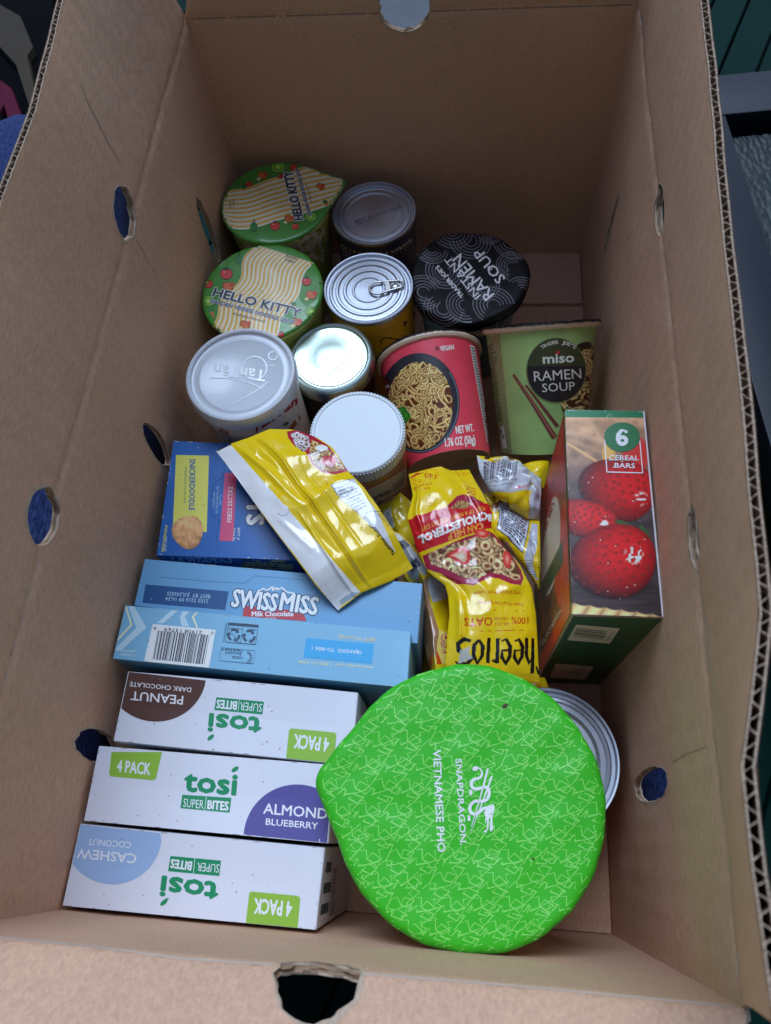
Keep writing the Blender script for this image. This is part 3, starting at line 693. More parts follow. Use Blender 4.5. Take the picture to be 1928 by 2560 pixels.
a.poly([(1028, 437), (1372, 467), (1360, 568), (1014, 535)], (44, 152, 226), 1); a.text('18JAN2025  TO 0856 1', (1308, 503), (1058, 480), 18, (206, 224, 246), 2, bold=.008)
GOLD = (206, 190, 150)
a.text('BEST If Used By', (1376, 438), (1190, 422), 18, GOLD, 1, bold=.006); a.text('www.larabar.com  1-800-231-0308', (1368, 582), (990, 550), 16, (214, 206, 176), 1, bold=.004)
a.text('\u00a9 LARABAR', (162, 520), (84, 514), 13, (200, 214, 236), 1); a.text('3189823102', (168, 500), (88, 494), 13, (200, 214, 236), 1)
decal('printed_artwork', a, tr, t)
a = Art(Z8); a.text('6  1.06 OZ (30g) BARS  NET WT 6.36 OZ (180g)', (1215, 688), (350, 600), 18, (120, 132, 140), 1, bold=.01); a.text('LARABAR', (300, 596), (225, 590), 14, (120, 132, 140), 1); decal('side_print', a, bvh(b), t, maxpx=8, clip=.06)

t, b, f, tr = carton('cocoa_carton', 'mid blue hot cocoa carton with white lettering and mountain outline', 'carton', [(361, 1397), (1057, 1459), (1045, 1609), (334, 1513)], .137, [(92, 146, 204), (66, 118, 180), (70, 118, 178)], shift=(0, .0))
a = Art(Z8)
a.poly([(212, 165), (634, 200), (616, 294), (196, 258)], (24, 72, 136), 1); a.text('2103 3216 09 16:34', (532, 242), (315, 228), 20, (150, 184, 226), 2, bold=.006); a.text('BEST BY  JUL242025', (540, 218), (322, 202), 20, (150, 184, 226), 2, bold=.006)
a.stroke([(290, 128), (540, 150), (715, 158), (765, 120), (1005, 140), (1045, 185), (1230, 200)], 2, (70, 120, 176), 1)
a.poly([(712, 272), (1010, 300), (1030, 352), (705, 326)], (168, 48, 62), 0)
for dx, dy, cc, bd, ly in ((0, 0, (40, 62, 106), .075, 1), (0, 0, (204, 216, 240), .03, 2)):
    a.text('SWISS', (648, 275), (872, 300), 92, cc, ly, bold=bd, shear=.18, up=(.0, -1)); a.text('MISS', (892, 292), (1078, 318), 92, cc, ly, bold=bd, shear=.18, up=(.0, -1))
a.text('Milk Chocolate', (752, 327), (962, 326), 26, (220, 222, 240), 3, bold=.025); a.text('RUOY', (820, 343), (878, 342), 10, (220, 222, 240), 3)
a.stroke([(780, 202), (810, 186), (830, 196), (855, 178), (880, 192), (905, 182), (930, 204), (970, 212)], 7, (206, 220, 242), 2); a.poly([(850, 182), (880, 180), (892, 196), (870, 192), (856, 200)], (206, 220, 242), 2)
decal('printed_artwork', a, tr, t)

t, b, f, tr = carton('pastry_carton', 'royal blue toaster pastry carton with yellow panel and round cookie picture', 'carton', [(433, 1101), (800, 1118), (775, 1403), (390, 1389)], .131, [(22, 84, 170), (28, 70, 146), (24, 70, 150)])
a = Art(Z5)
a.poly([(148, 190), (350, 194), (336, 662), (128, 655)], (196, 196, 96), 0)
a.text('SNICKERDOODLE', (232, 215), (228, 530), 36, (28, 86, 158), 1, bold=.02); a.text('Artificially Flavored | Con sabor artificial', (203, 262), (195, 485), 15, (70, 100, 110), 1)
a.poly([(448, 300), (520, 300), (498, 718), (414, 716)], (186, 62, 116), 0); a.text('FEB23 25CTA2', (487, 602), (495, 385), 28, (218, 210, 232), 1, bold=.004)
a.text('TO OPEN', (414, 434), (412, 498), 13, (150, 186, 230), 1); a.text('SLIP THUMB UNDER TAB', (398, 382), (390, 548), 13, (150, 186, 230), 1); a.text('LIFT GENTLY', (376, 420), (370, 512), 13, (150, 186, 230), 1)
a.stroke([(448, 180), (440, 320), (372, 370), (358, 545), (415, 590), (395, 690), (400, 770), (420, 790)], 2.5, (14, 54, 122), 1)
a.text('BEST If', (527, 636), (522, 710), 15, (204, 216, 240), 1); a.text('Used By', (502, 638), (494, 718), 15, (204, 216, 240), 1)
a.text('VISIT US AT', (82, 688), (74, 780), 14, (204, 216, 240), 1); a.text('POPTARTS.COM', (82, 622), (58, 780), 15, (216, 208, 70), 2, bold=.02)
for cc, bd, ly in (((14, 44, 104), .10, 1), ((206, 212, 236), .045, 2)): a.text('TS', (585, 470), (585, 615), 105, cc, ly, bold=bd)
decal('printed_artwork', a, tr, t)
def cookie(s, u):
    X, Y = s*2-1, u*2-1; d = np.hypot(X, Y); n = vnoise(s*9, u*9, 4)*.5+vnoise(s*24, u*24, 5)*.3+vnoise(s*50, u*50, 6)*.2
    return np.array((214, 160, 122))[None, None]*(.72+.5*n+.12*(-Y)-.18*d**4)[..., None]
ck = [Z5(p) for p in ((122, 556), (322, 556), (318, 768), (122, 768))]
photo_patch('printed_cookie', ck, 70, 74, cookie, tr, t, keep=lambda s, u: np.hypot(s*2-1, u*2-1)*(1+.05*np.sin(np.arctan2(u-.5, s-.5)*3+1)) < .98)
a = Art(Z5); a.text('3 B VITAMINS', (112, 846), (492, 850), 34, (120, 156, 210), 1, bold=.03); a.text('GOOD SOURCE OF', (182, 820), (412, 824), 13, (120, 156, 210), 1, bold=.02); a.poly([(395, 795), (520, 802), (530, 860), (405, 850)], (30, 66, 130), 0)
a.poly([(532, 815), (855, 822), (872, 895), (545, 875)], (140, 140, 130), 1); a.lines((545, 822), (845, 828), (555, 872), (865, 892), 4, (40, 40, 50), 2); decal('side_print', a, bvh(b), t)

# ------------------------------------------------------------------ strawberry cereal bar carton standing against the wall
t, b, f, tr = carton('cereal_bar_carton', 'tall strawberry cereal bar carton with dark green end, standing by the wall', 'carton', [(1412, 1022), (1612, 1026), (1663, 1545), (1431, 1539)], .192, [(150, 130, 130), (36, 84, 56), (150, 150, 165)])
sf = [(285, 70), (893, 74), (1042, 1668), (335, 1643)]
def straw(s, u):
    c = np.array(sf, float); P = (c[0]*(1-s[..., None])+c[1]*s[..., None])*(1-u[..., None])+(c[3]*(1-s[..., None])+c[2]*s[..., None])*u[..., None]
    X, Y = P[..., 0], P[..., 1]; n = vnoise(X/90, Y/60, 1); f2 = vnoise(X/22, Y/18, 2)
    k = smooth01((Y-150)/700); C = np.array((176, 138, 116))*(1-k[..., None])+np.array((64, 54, 62))*k[..., None]; C = C*(.75+.45*n+.1*f2)[..., None]
    for (x0, y0, x1, y1, w, al, col) in ((300, 330, 540, 480, 10, .9, (214, 170, 120)), (300, 300, 560, 400, 16, .5, (190, 150, 130)), (330, 250, 620, 330, 20, .5, (196, 160, 140)), (480, 180, 640, 420, 18, .45, (206, 170, 144))):
        d = np.array([x1-x0, y1-y0], float); l = np.hypot(*d); tt = np.clip(((X-x0)*d[0]+(Y-y0)*d[1])/l**2, 0, 1); dd = np.hypot(X-x0-tt*d[0], Y-y0-tt*d[1]); m = (al*np.exp(-(dd/w)**2))[..., None]; C = C*(1-m)+np.array(col)*m
    m = smooth01((1-np.hypot((X-620)/60, (Y-420)/110))*3)[..., None]*.8; C = C*(1-m)+np.array((220, 170, 90))*m
    m = smooth01((1-np.hypot((X-830)/130, (Y-420)/160))*3)[..., None]; C = C*(1-m)+np.array((190, 50, 50))*m
    table = smooth01((Y-1380)/60)[..., None]*.9; C = C*(1-table)+np.array((56, 44, 52))*(.8+.4*vnoise(X/120, Y/9, 8))[..., None]*table
    def berry(C, cx, cy, rx, ry, rot, seed, hl, sharp):
        r = math.radians(rot); dx, dy = X-cx, Y-cy; p = (dx*math.cos(r)+dy*math.sin(r))/rx; q = (-dx*math.sin(r)+dy*math.cos(r))/ry; d = np.hypot(p, q)*(1+.03*np.sin(3*np.arctan2(q, p)+1))
        m = smooth01((1-d)*sharp)[..., None]; z = np.sqrt(np.clip(1-d*d, 0, 1)); li = np.clip(.22+.72*z+.24*p-.20*q, .16, 1.2)
        R = np.array((206, 24, 30))*li[..., None]*(.92+.12*f2)[..., None]; rr = random.Random(seed)
        for row in np.arange(-.9, .95, .23):
            for j, col in enumerate(np.arange(-.95, .96, .22)):
                a0, b0 = col+(.11 if int(round((row+.9)/.23)) % 2 else 0)+rr.uniform(-.055, .055), row+rr.uniform(-.05, .05)
                if a0*a0+b0*b0 > .9: continue
                e = np.hypot((p-a0)*rx/15, (q-b0)*ry/12); w = smooth01((1.5-e)*1.2)[..., None]*.6; R = R*(1-w)+np.array((104, 10, 18))*w; e3 = np.hypot((p-a0)*rx/17-.5, (q-b0)*ry/14+.6); w = smooth01((1.5-e3)*(e3-.8)*4)[..., None]*.22*z[..., None]; R = R*(1-w)+np.array((240, 120, 112))*w
                w = smooth01((.55-e)*3)[..., None]*rr.uniform(.35, .85); R = R*(1-w)+np.array((150, 84, 44))*w
                if rr.random() < .12: e2 = np.hypot((p-a0)*rx/8+1.3, (q-b0)*ry/7-.9); w = smooth01((1-e2)*2)[..., None]*.8; R = R*(1-w)+np.array((250, 210, 205))*w
        hx, hy, hr = hl; hd = np.hypot(X-hx, (Y-hy)*1.0)/hr; hn = smooth01((1-hd)*2)*smooth01((vnoise(X/17, Y/17, seed+9)-.42)*5); R = R*(1-hn[..., None])+np.array((252, 226, 226))*hn[..., None]
        return C*(1-m)+R*m
    C = berry(C, 690, 690, 312, 248, 14, 1, (868, 760, 70), 14)
    C = berry(C, 430, 910, 280, 150, 14, 2, (585, 955, 45), 14)
    for lx, ly, rx, ry, ro in ((735, 950, 80, 22, 20), (905, 1030, 26, 100, -30)):
        r = math.radians(ro); p = ((X-lx)*math.cos(r)+(Y-ly)*math.sin(r))/rx; q = (-(X-lx)*math.sin(r)+(Y-ly)*math.cos(r))/ry; m = smooth01((1-np.hypot(p, q))*3)[..., None]; C = C*(1-m)+np.array((52, 84, 50))*m
    sh = smooth01((1-np.hypot((X-660)/330, (Y-1420)/130))*2)[..., None]*.55; C = C*(1-sh)
    C = berry(C, 655, 1240, 345, 292, -8, 3, (815, 1190, 95), 22)
    yb = 1548+.14*(X-340)+14*np.abs(np.sin(X/38)); m = smooth01((Y-yb)/14)[..., None]; bc = np.array((222, 180, 134))*(.66+.46*np.abs(np.sin((X+(Y-yb)*.7)/38)))[..., None]; C = C*(1-m)+bc*m
    m = (Y < 134+.01*(X-285))[..., None]; C = np.where(m, np.array((30, 108, 78)), C)
    m = (X > 1042-(1668-Y)*.0935-10)[..., None]; C = np.where(m, np.array((196, 198, 226)), C)
    return C
photo_patch('printed_strawberries', [Z7(p) for p in sf], 150, 360, straw, tr, t, k=1.08)
a = Art(Z7); G = (28, 104, 66); WH = (214, 218, 242)
a.ell((722, 287), 138, 114, G, 3); a.ring((724, 314), 30, 26, 30, WH, 4); a.stroke([(690, 315), (692, 270), (715, 238), (742, 234)], [34, 32, 24, 12], WH, 4.2); a.ell((752, 246), 13, 12, WH, 4.4)
for P in ([(588, 305), (606, 555)], [(858, 315), (880, 562)], [(606, 555), (880, 562)]): a.stroke(P, 8, WH, 3)
a.text('CEREAL', (622, 463), (850, 466), 38, WH, 4, bold=.02); a.text('BARS', (664, 522), (820, 526), 38, WH, 4, bold=.02)
for x in (630, 672, 712, 760, 800, 838): a.stroke([(x-11, 464), (x+11, 464)], 4, WH, 4)
a.ring((625, 130), 14, 16, 4, (150, 180, 170), 3)
decal('printed_badge', a, tr, t, lift=.0003)
a = Art(Z7)
a.poly([(370, 1722), (706, 1752), (628, 1868), (302, 1842)], (178, 176, 180), 1); a.bars((372, 1748), (345, 1812), (610, 1772), (578, 1842), 13, (48, 48, 56), 2, seed=5); a.text('01241 82036', (658, 1768), (592, 1848), 16, (60, 60, 66), 2); decal('barcode_label', a, bvh(b), t, maxpx=8, clip=.06, k=1.5); a = Art(Z7)
a.poly([(215, 2022), (506, 2044), (438, 2146), (165, 2128)], (160, 160, 156), 1); a.text('BEST BY', (420, 2060), (352, 2064), 16, (70, 70, 74), 2); a.text('1048 2026', (410, 2090), (300, 2084), 16, (70, 70, 74), 2)
decal('date_label', a, bvh(b), t, maxpx=8, clip=.06, k=1.6)
def side_art(s, u):
    X, Y = s, u; n = vnoise(s*9, u*14, 3); f2 = vnoise(s*40, u*22, 4)
    C = np.array((120, 86, 54))*(.6+.8*n)[..., None]; st = (.5+.5*np.sin(s*70+u*26+6*n))[..., None]; C = C*(.8+.35*st)
    m = smooth01((.34-u+.25*(s-.5))*7)[..., None]; C = C*(1-m)+np.array((168, 34, 44))*(.85+.3*n)[..., None]*m
    m = smooth01((1-np.hypot((s-.85)/.35, (u-.66)/.3))*4)[..., None]; C = C*(1-m)+np.array((206, 58, 40))*(.8+.4*f2)[..., None]*m
    m = smooth01((u-.86)*14)[..., None]; C = C*(1-m)+np.array((206, 78, 32))*m
    d = np.hypot((s-.42)/.36, (u-.44)/.24); m = smooth01((1-d)*14)[..., None]; C = C*(1-m)+np.array((214, 208, 212))*m
    m = (smooth01((.07-np.abs(u-.585-.1*(s-.4)))*40)*smooth01((.40-np.abs(s-.45))*30))[..., None]; C = C*(1-m)+np.array((40, 84, 60))*m
    return C
q0, q1, q2, q3 = [Z7(p) for p in ((268, 118), (330, 1640), (112, 2108), (88, 1180))]
sq = [Z7(p) for p in ((88, 820), (276, 110), (328, 1638), (95, 2100))]
photo_patch('printed_side', sq, 70, 200, side_art, bvh(b), t)
a = Art(Z7); a.text('Strawberry', (95, 1060), (205, 650), 70, (150, 70, 60), 3, bold=.02, up=(-.95, -.1)); a.text('Cereal Bars', (110, 1110), (208, 790), 42, (160, 60, 66), 3, bold=.02, up=(-.95, -.1)); decal('printed_name', a, bvh(b), t, lift=.0004, maxpx=10, clip=.06); a = Art(Z7); a.text('SEE NUTRITION', (120, 1890), (268, 1620), 26, (226, 214, 206), 3, bold=.02, up=(-.85, -.4))
decal('side_print', a, bvh(b), t, lift=.0004, maxpx=10, clip=.06)

# ================================================================== cans, jars and cups
M_TIN = mat('tinplate', (.58, .61, .67), .46, 1.0, bump=.02, bscale=260, aniso=.3); M_TIN2 = mat('tinplate_ridge', (.66, .67, .69), .16, 1.0)
def upright(px, z): p = at(*px, z); return p[0], p[1]
def can(name, label, cx, cy, r, z, lid_prof, label_mat, group=None):
    t = thing(name, label, 'can', (cx, cy, FLOOR), group); h = z-FLOOR; c = (cx, cy, FLOOR)
    lathe('body', [(r-.003, 0), (r, .0008), (r, .003), (r-.0012, .0045), (r-.0012, h-.005), (r, h-.0035), (r, h-.0006), (r-.0006, h), (r-.003, h-.0065)], c, [M_TIN, label_mat], t, midx=[0, 0, 0, 1, 0, 0, 0, 0])
    l = lathe('lid', [(r-.0026, h-.006)]+[(rr, h+hh) for rr, hh in lid_prof], c, M_TIN, t, n=96); return t, l
R1 = .0382
ridge = lambda r: [(r-.0006, 0), (r-.0017, -.0002), (r-.0024, -.0032), (r-.0042, -.0034), (r-.0052, -.0022), (r-.0066, -.0021), (r-.0076, -.0030), (r-.0096, -.0030), (r-.0106, -.0020), (r-.0120, -.0020), (r-.0132, -.0031)]
cx, cy = upright((935, 530), .111)
M_LBL1 = mat('label_dark_violet', alb((44, 40, 66), 1.6), .4, 0, .2)
t, l = can('bean_can', 'tin can with plain ridged lid and dark violet label dotted orange', cx, cy, R1, .111, ridge(R1)+[(.019, -.0031), (.0185, -.0025), (.0175, -.0025), (.0002, -.0026)], M_LBL1)
b = [o for o in t.children if o.name.startswith('body')][0]; tr = bvh([b, l])
a = Art(Z2)
for i in range(18):
    th = math.radians(20+i*8.2); a.ell((405-300*math.cos(th)+8, 430+165*math.sin(th)+70), 9, 8, [(214, 150, 90), (200, 120, 80), (220, 190, 120)][i % 3], 1); a.ell((405-298*math.cos(th)+12, 430+165*math.sin(th)+98), 6, 5, [(190, 130, 90), (120, 110, 150)][i % 2], 1)
a.text('DARK KIDNEY', (570, 655), (720, 560), 22, (180, 180, 205), 1); a.lines((120, 590), (240, 640), (125, 660), (245, 700), 5, (120, 120, 160), 1)
decal('label_print', a, bvh(b), t, k=1.5)
a = Art(Z2); a.text('BEST BY DEC 2026', (275, 425), (625, 310), 20, (58, 62, 110), 1); a.text('AB 1209 17', (300, 440), (420, 402), 16, (58, 62, 110), 1); decal('stamped_code', a, bvh(l), t)

cx2, cy2 = upright((921, 718), .111)
M_LBL2 = mat('label_amber', alb((196, 132, 24), 1.3), .4, 0, .25, mottle=.25, mscale=30)
t, l = can('soup_can', 'tin can with ring pull lid and amber yellow label', cx2, cy2, R1+.0006, .111, ridge(R1+.0006)+[(.0225, -.0031), (.0215, -.0022), (.0200, -.0022), (.0190, -.0032), (.0145, -.0032), (.0137, -.0024), (.0128, -.0024), (.0120, -.0032), (.0002, -.0032)], M_LBL2)
def lidpt(p, z): q = at(*Z2(p), z); return np.array([q[0], q[1], z])
zt = .1105; A, Bp = lidpt((385, 935), zt), lidpt((640, 890), zt); d = (Bp-A)/np.linalg.norm(Bp-A); nrm = np.array([-d[1], d[0], 0]); w1, w2, LT = .0066, .0050, np.linalg.norm(Bp-A)
loop = [A+d*(LT*.0)+nrm*w1*math.sin(q)-d*w1*math.cos(q)*.9+d*w1*.9 for q in np.linspace(-math.pi/2, math.pi/2, 12)][::-1]
loop = [A+d*w1*(1-math.cos(q))+nrm*w1*math.sin(q) for q in np.linspace(-math.pi/2, math.pi/2, 12)]+[A+d*(LT-w2*.7+w2*.7*math.sin(q))+nrm*w2*math.cos(q)*.8 for q in np.linspace(0, math.pi, 12)]
M_TAB = mat('ring_pull_metal', (.60, .59, .55), .28, 1.0)
tab = tube('ring_pull', loop, .00115, M_TAB, t, n=8, closed=True, flat=.8)
V = [A+d*LT*.48+nrm*w1*.95, A+d*LT*.60+nrm*w1*.92, A+d*LT*.60-nrm*w1*.92, A+d*LT*.48-nrm*w1*.95]; V = [v+np.array([0, 0, .0004]) for v in V]+[v-np.array([0, 0, .0005]) for v in V]
part('crossbar', V, [(0, 1, 2, 3), (7, 6, 5, 4), (0, 4, 5, 1), (1, 5, 6, 2), (2, 6, 7, 3), (3, 7, 4, 0)], M_TAB, tab)
rv = A+d*LT*.76; lathe('rivet', [(.0044, 0), (.0044, .0006), (.0038, .0012), (.0030, .0010), (.0026, .0013), (.0002, .0014)], (rv[0], rv[1], zt-.0022), M_TAB, tab, n=40)
b = [o for o in t.children if o.name.startswith('body')][0]
a = Art(Z2); a.stroke([(470, 1365), (468, 1330), (500, 1308), (545, 1312), (600, 1325), (650, 1290)], [3, 9, 8, 10, 14, 6], (36, 26, 18), 1); a.stroke([(590, 1330), (640, 1350), (700, 1300)], [4, 12, 8], (44, 30, 18), 1); a.poly([(640, 1180), (712, 1080), (712, 1130), (650, 1230)], (60, 40, 24), 1); a.stroke([(440, 1255), (560, 1230), (690, 1120)], 2, (90, 60, 20), 1)
decal('label_print', a, bvh(b), t)

# the wide can half hidden below the noodle bowl
bc = (.2885, .1075); RB = .0474
t, l = can('wide_can', 'wide short tin can with ridged silver rim underneath the green bowl', bc[0], bc[1], RB, .0845, [(RB-.0006, 0), (RB-.0018, -.0002), (RB-.0026, -.004), (RB-.0048, -.0042), (RB-.0060, -.0030), (RB-.0078, -.0029), (RB-.0088, -.0042), (RB-.0120, -.0042), (RB-.0132, -.0032), (RB-.0146, -.0042), (.0002, -.0042)], mat('label_wide', alb((150, 60, 40)), .4, 0, .2))

# white lidded can
M_LIDW = mat('milky_plastic', alb((178, 188, 218), .98), .3, 0, .15, sss=.3, bump=.03, bscale=120)
wz = .158; wx, wy = upright((600, 932), wz); WR = .0424
t = thing('nut_can', 'white can under a milky plastic lid with embossed name', 'can', (wx, wy, FLOOR)); h = wz-FLOOR
M_WL = mat('label_cream', alb((206, 204, 214)), .35, 0, .3)
body = lathe('body', [(WR-.006, 0), (WR-.0038, .001), (WR-.0038, h-.012)], (wx, wy, FLOOR), M_WL, t)
lid = lathe('snap_lid', [(WR-.0034, h-.0125), (WR-.0002, h-.0125), (WR, h-.011), (WR-.0006, h-.0085), (WR-.0002, h-.0025), (WR-.0014, h-.0004), (WR-.0028, h), (WR-.0040, h-.0006), (WR-.0048, h-.0026), (WR-.0060, h-.0030), (WR-.0100, h-.0028), (WR-.0106, h-.0024), (WR-.0112, h-.0028), (.0002, h-.0029)], (wx, wy, FLOOR), M_LIDW, t, n=110)
M_EMB = mat('milky_emboss', alb((204, 212, 238)), .22, 0, .3)
a = Art(Z3); a.text('T\u00e2nT\u00e2n', (722, 470), (312, 415), 95, M_EMB, 5, bold=.01, up=(-.10, 1)); a.stroke([(270, 530), (400, 530), (560, 560), (700, 610)], 6, M_EMB, 4); a.stroke([(345, 345), (420, 380)], 5, M_EMB, 4); a.stroke([(470, 735), (620, 650), (740, 560)], 6, M_EMB, 4)
a.ring((632, 450), 96, 92, 7, M_EMB, 4); a.ring((778, 352), 36, 32, 6, M_EMB, 4); a.stroke([(700, 432), (790, 434)], 4, M_EMB, 4)
decal('embossed_name', a, bvh(lid), lid, step=.00004)
a = Art(Z3); RD = (152, 30, 62)
a.text('T\u00e2nT\u00e2n', (612, 985), (968, 735), 74, RD, 2, bold=.05, up=(.12, -1)); a.text('SINCE 1987', (745, 855), (860, 778), 20, (90, 86, 70), 2)
a.poly([(200, 800), (390, 890), (430, 985), (440, 1040), (240, 1000), (225, 930)], (206, 186, 204), 1); a.stroke([(388, 890), (440, 1040)], 4, RD, 2); a.text('550', (345, 955), (412, 985), 32, RD, 2, bold=.03); a.text('Facts', (320, 890), (395, 915), 26, RD, 2, bold=.02); a.lines((215, 860), (330, 930), (250, 980), (345, 1020), 4, RD, 2, fill=.25)
a.stroke([(540, 912), (680, 905), (800, 870), (950, 790)], 3, (110, 130, 110), 1); a.ell((880, 895), 26, 14, (70, 110, 70), 2, rot=-30); a.poly([(900, 930), (985, 820), (1000, 860), (930, 950)], (150, 96, 50), 1)
decal('label_print', a, bvh(body), t)

# jar with a pale green gold lid
jz = .1135; jx, jy = upright((822, 891), jz); jx += .0012; JR = .0358
t = thing('sauce_jar', 'dark sauce jar with shiny pale green gold metal lid', 'jar', (jx, jy, FLOOR)); h = jz-FLOOR
lathe('glass_body', [(JR-.006, 0), (JR-.002, .002), (JR-.0012, .01), (JR-.0012, h-.03), (JR-.004, h-.016), (JR-.004, h-.013)], (jx, jy, FLOOR), mat('dark_glass', (.012, .010, .012), .08, 0, .5), t)
M_GOLD = mat('lid_gold_lacquer', (.50, .60, .53), .34, 1.0, bump=.05, bscale=500)
lid = lathe('lid', [(JR-.001, h-.014), (JR+.0002, h-.013), (JR+.0002, h-.004), (JR-.0006, h-.0016), (JR-.0022, h-.0004), (JR-.0040, h), (JR-.0052, h-.0006), (JR-.0060, h-.0018), (JR-.0068, h-.0018), (JR-.0076, h-.0010), (.014, h-.0010), (.013, h-.0007), (.0002, h-.0006)], (jx, jy, FLOOR), M_GOLD, t, n=110)
a = Art(Z3); a.text('Best By 11/14/25', (1238, 520), (1385, 345), 26, (120, 100, 70), 1); a.text('11-12-14:10-RSP -24319', (1280, 545), (1455, 300), 26, (120, 100, 70), 1); decal('stamped_code', a, bvh(lid), lid)

# peanut butter jar
pz = .131; pxx, pyy = upright((893, 1078), pz); PR = .0366
t = thing('peanut_butter_jar', 'amber peanut butter jar with white ribbed screw lid', 'jar', (pxx, pyy, FLOOR)); h = pz-FLOOR
body = lathe('body', [(PR-.006, 0), (PR-.001, .003), (PR-.001, .03), (PR-.0016, .031), (PR-.0016, h-.032), (PR-.003, h-.018), (PR-.003, h-.0135)], (pxx, pyy, FLOOR), mat('peanut_butter', (.46, .22, .065), .2, 0, .2, mottle=.2, mscale=60), t)
wob = lambda q: 1+.017*(np.cos(q*84) > .1)
M_PBL = mat('white_polypropylene', alb((180, 192, 220)), .36, 0, .1, sss=.2)
lid = lathe('screw_lid', [(PR-.0008, h-.0145), (PR-.0006, h-.0140), (PR-.0010, h-.0015)], (pxx, pyy, FLOOR), M_PBL, t, n=504, wob=wob, smooth=False)
lathe('lid_top', [(PR-.0010, h-.0020), (PR-.0014, h-.0006), (PR-.0024, h), (PR-.0036, h-.0001), (PR-.0042, h-.0007), (PR-.0050, h-.0007), (.0002, h-.0006)], (pxx, pyy, FLOOR), M_PBL, lid, n=110)
a = Art(Z4); a.poly([(-50, 1215), (60, 1165), (160, 1110), (255, 1040), (262, 1160), (160, 1230), (60, 1285), (-50, 1310)], (186, 182, 172), 0); a.stroke([(-30, 1205), (100, 1140), (255, 1050)], 6, (180, 70, 50), 1); a.text('trition', (48, 1262), (152, 1212), 30, (30, 28, 34), 1, bold=.03); a.text('ts', (68, 1288), (94, 1275), 24, (30, 28, 34), 1, bold=.03); a.lines((165, 1160), (250, 1100), (170, 1210), (255, 1150), 4, (70, 66, 66), 1)
decal('label_print', a, bvh(body), t, maxpx=10)

# ------------------------------------------------------------------ two noodle cups with green picture lids
KG = (62, 128, 52)
def noodle_cup(label, lx, ly, z, R, rf, group):
    t = thing('noodle_cup', label, 'noodle cup', (lx, ly, FLOOR), group); h = z-FLOOR
    body = lathe('cup', [(R*.70, 0), (R*.74, .002), (R*.955, h-.009), (R*.985, h-.0045), (R*.985, h-.0016), (R*.96, h-.0008)], (lx, ly, FLOOR), [mat('cup_green', alb((128, 142, 84), 1.25), .45, 0, .2), mat('cup_rim', alb((176, 190, 130), 1.1), .45, 0, .2)], t, midx=[0, 0, 1, 1, 1])
    lid = sheet_disc('paper_lid', rf, (lx, ly), z, mat('lid_green', alb(KG), .34, 0, .3), t, lip=.0022, sag=.0004, seed=int(z*1e4)); return t, body, lid
def veg(a, kind, x, y, r, rot=0):
    red, dk, gr, org, cr = (186, 46, 44), (40, 60, 36), (40, 112, 58), (186, 96, 52), (214, 190, 150)
    if kind == 't': a.ell((x, y), r*1.1, r, (70, 24, 24), 3); a.ell((x, y), r*.97, r*.88, red, 4); a.poly([(x-r*.6, y-r*.8), (x, y-r*.5), (x+r*.6, y-r*.8), (x+r*.1, y-r*1.2)], dk, 5); a.ell((x-r*.35, y-r*.3), r*.2, r*.14, (230, 150, 140), 5)
    if kind == 'm': a.poly([(x-r*.2, y), (x-r*1.0, y+r*.7), (x-r*.6, y+r*1.1), (x+r*.2, y+r*.5)], cr, 3); a.ell((x+r*.2, y), r, r*.75, (90, 44, 26), 3, rot=25); a.ell((x+r*.2, y), r*.86, r*.62, org, 4, rot=25); a.ell((x+r*.9, y-r*.3), r*.4, r*.35, red, 5)
    if kind == 'p': a.ell((x, y), r*.8, r, (24, 84, 48), 3); a.ell((x-r*.3, y), r*.35, r*.8, gr, 4); a.ell((x+r*.3, y), r*.35, r*.8, gr, 4); a.stroke([(x, y-r), (x+r*.2, y-r*1.5)], r*.25, (24, 84, 48), 4)
    if kind == 'c': a.poly([(x-r*.5, y-r*.6), (x+r*.4, y-r*.7), (x+r*.9, y+r*1.3)], org, 3); a.ell((x-r*.2, y-r), r*.7, r*.5, gr, 4)
    if kind == 'l':
        a.ell((x, y), r*1.2, r, (120, 170, 62), 3); a.ring((x, y), r*1.15, r*.95, r*.14, (40, 96, 40), 4); a.ring((x, y), r*.7, r*.55, r*.12, (60, 116, 44), 4); a.ell((x, y), r*.3, r*.25, (160, 196, 90), 4)
def bands(a, Lp, Rp, n):
    Lp, Rp = (resample(np.array(p, float), 26) for p in (Lp, Rp))
    a.poly(np.concatenate([Lp, Rp[::-1]]), (206, 194, 168), 0)
    for i in range(n):
        f = (i+.35)/n; a.stroke(Lp*(1-f)+Rp*f, np.linalg.norm(Rp-Lp, axis=1)/n*.44, (198, 156, 78), 1); f = (i+.78)/n; a.stroke(Lp*(1-f)+Rp*f, np.linalg.norm(Rp-Lp, axis=1)/n*.22, (224, 222, 222), 1)
kz = .128; kx, ky = upright((655, 727), kz)
t, body, lid = noodle_cup('green lidded noodle cup with wavy cream bands, beside the white lidded can', kx, ky, kz, .0508, lambda q: .0512, 'green lidded noodle cups')
a = Art(Z1)
bands(a, [(650, 925), (560, 980), (495, 1060), (490, 1140), (500, 1210), (470, 1290), (390, 1360), (300, 1430), (255, 1520), (265, 1600), (240, 1680), (190, 1725), (200, 1760)], [(1215, 1105), (1130, 1170), (1095, 1250), (1085, 1340), (1060, 1440), (980, 1530), (900, 1620), (875, 1720), (858, 1820), (850, 1890), (840, 1950), (835, 1990), (830, 2020)], 14)
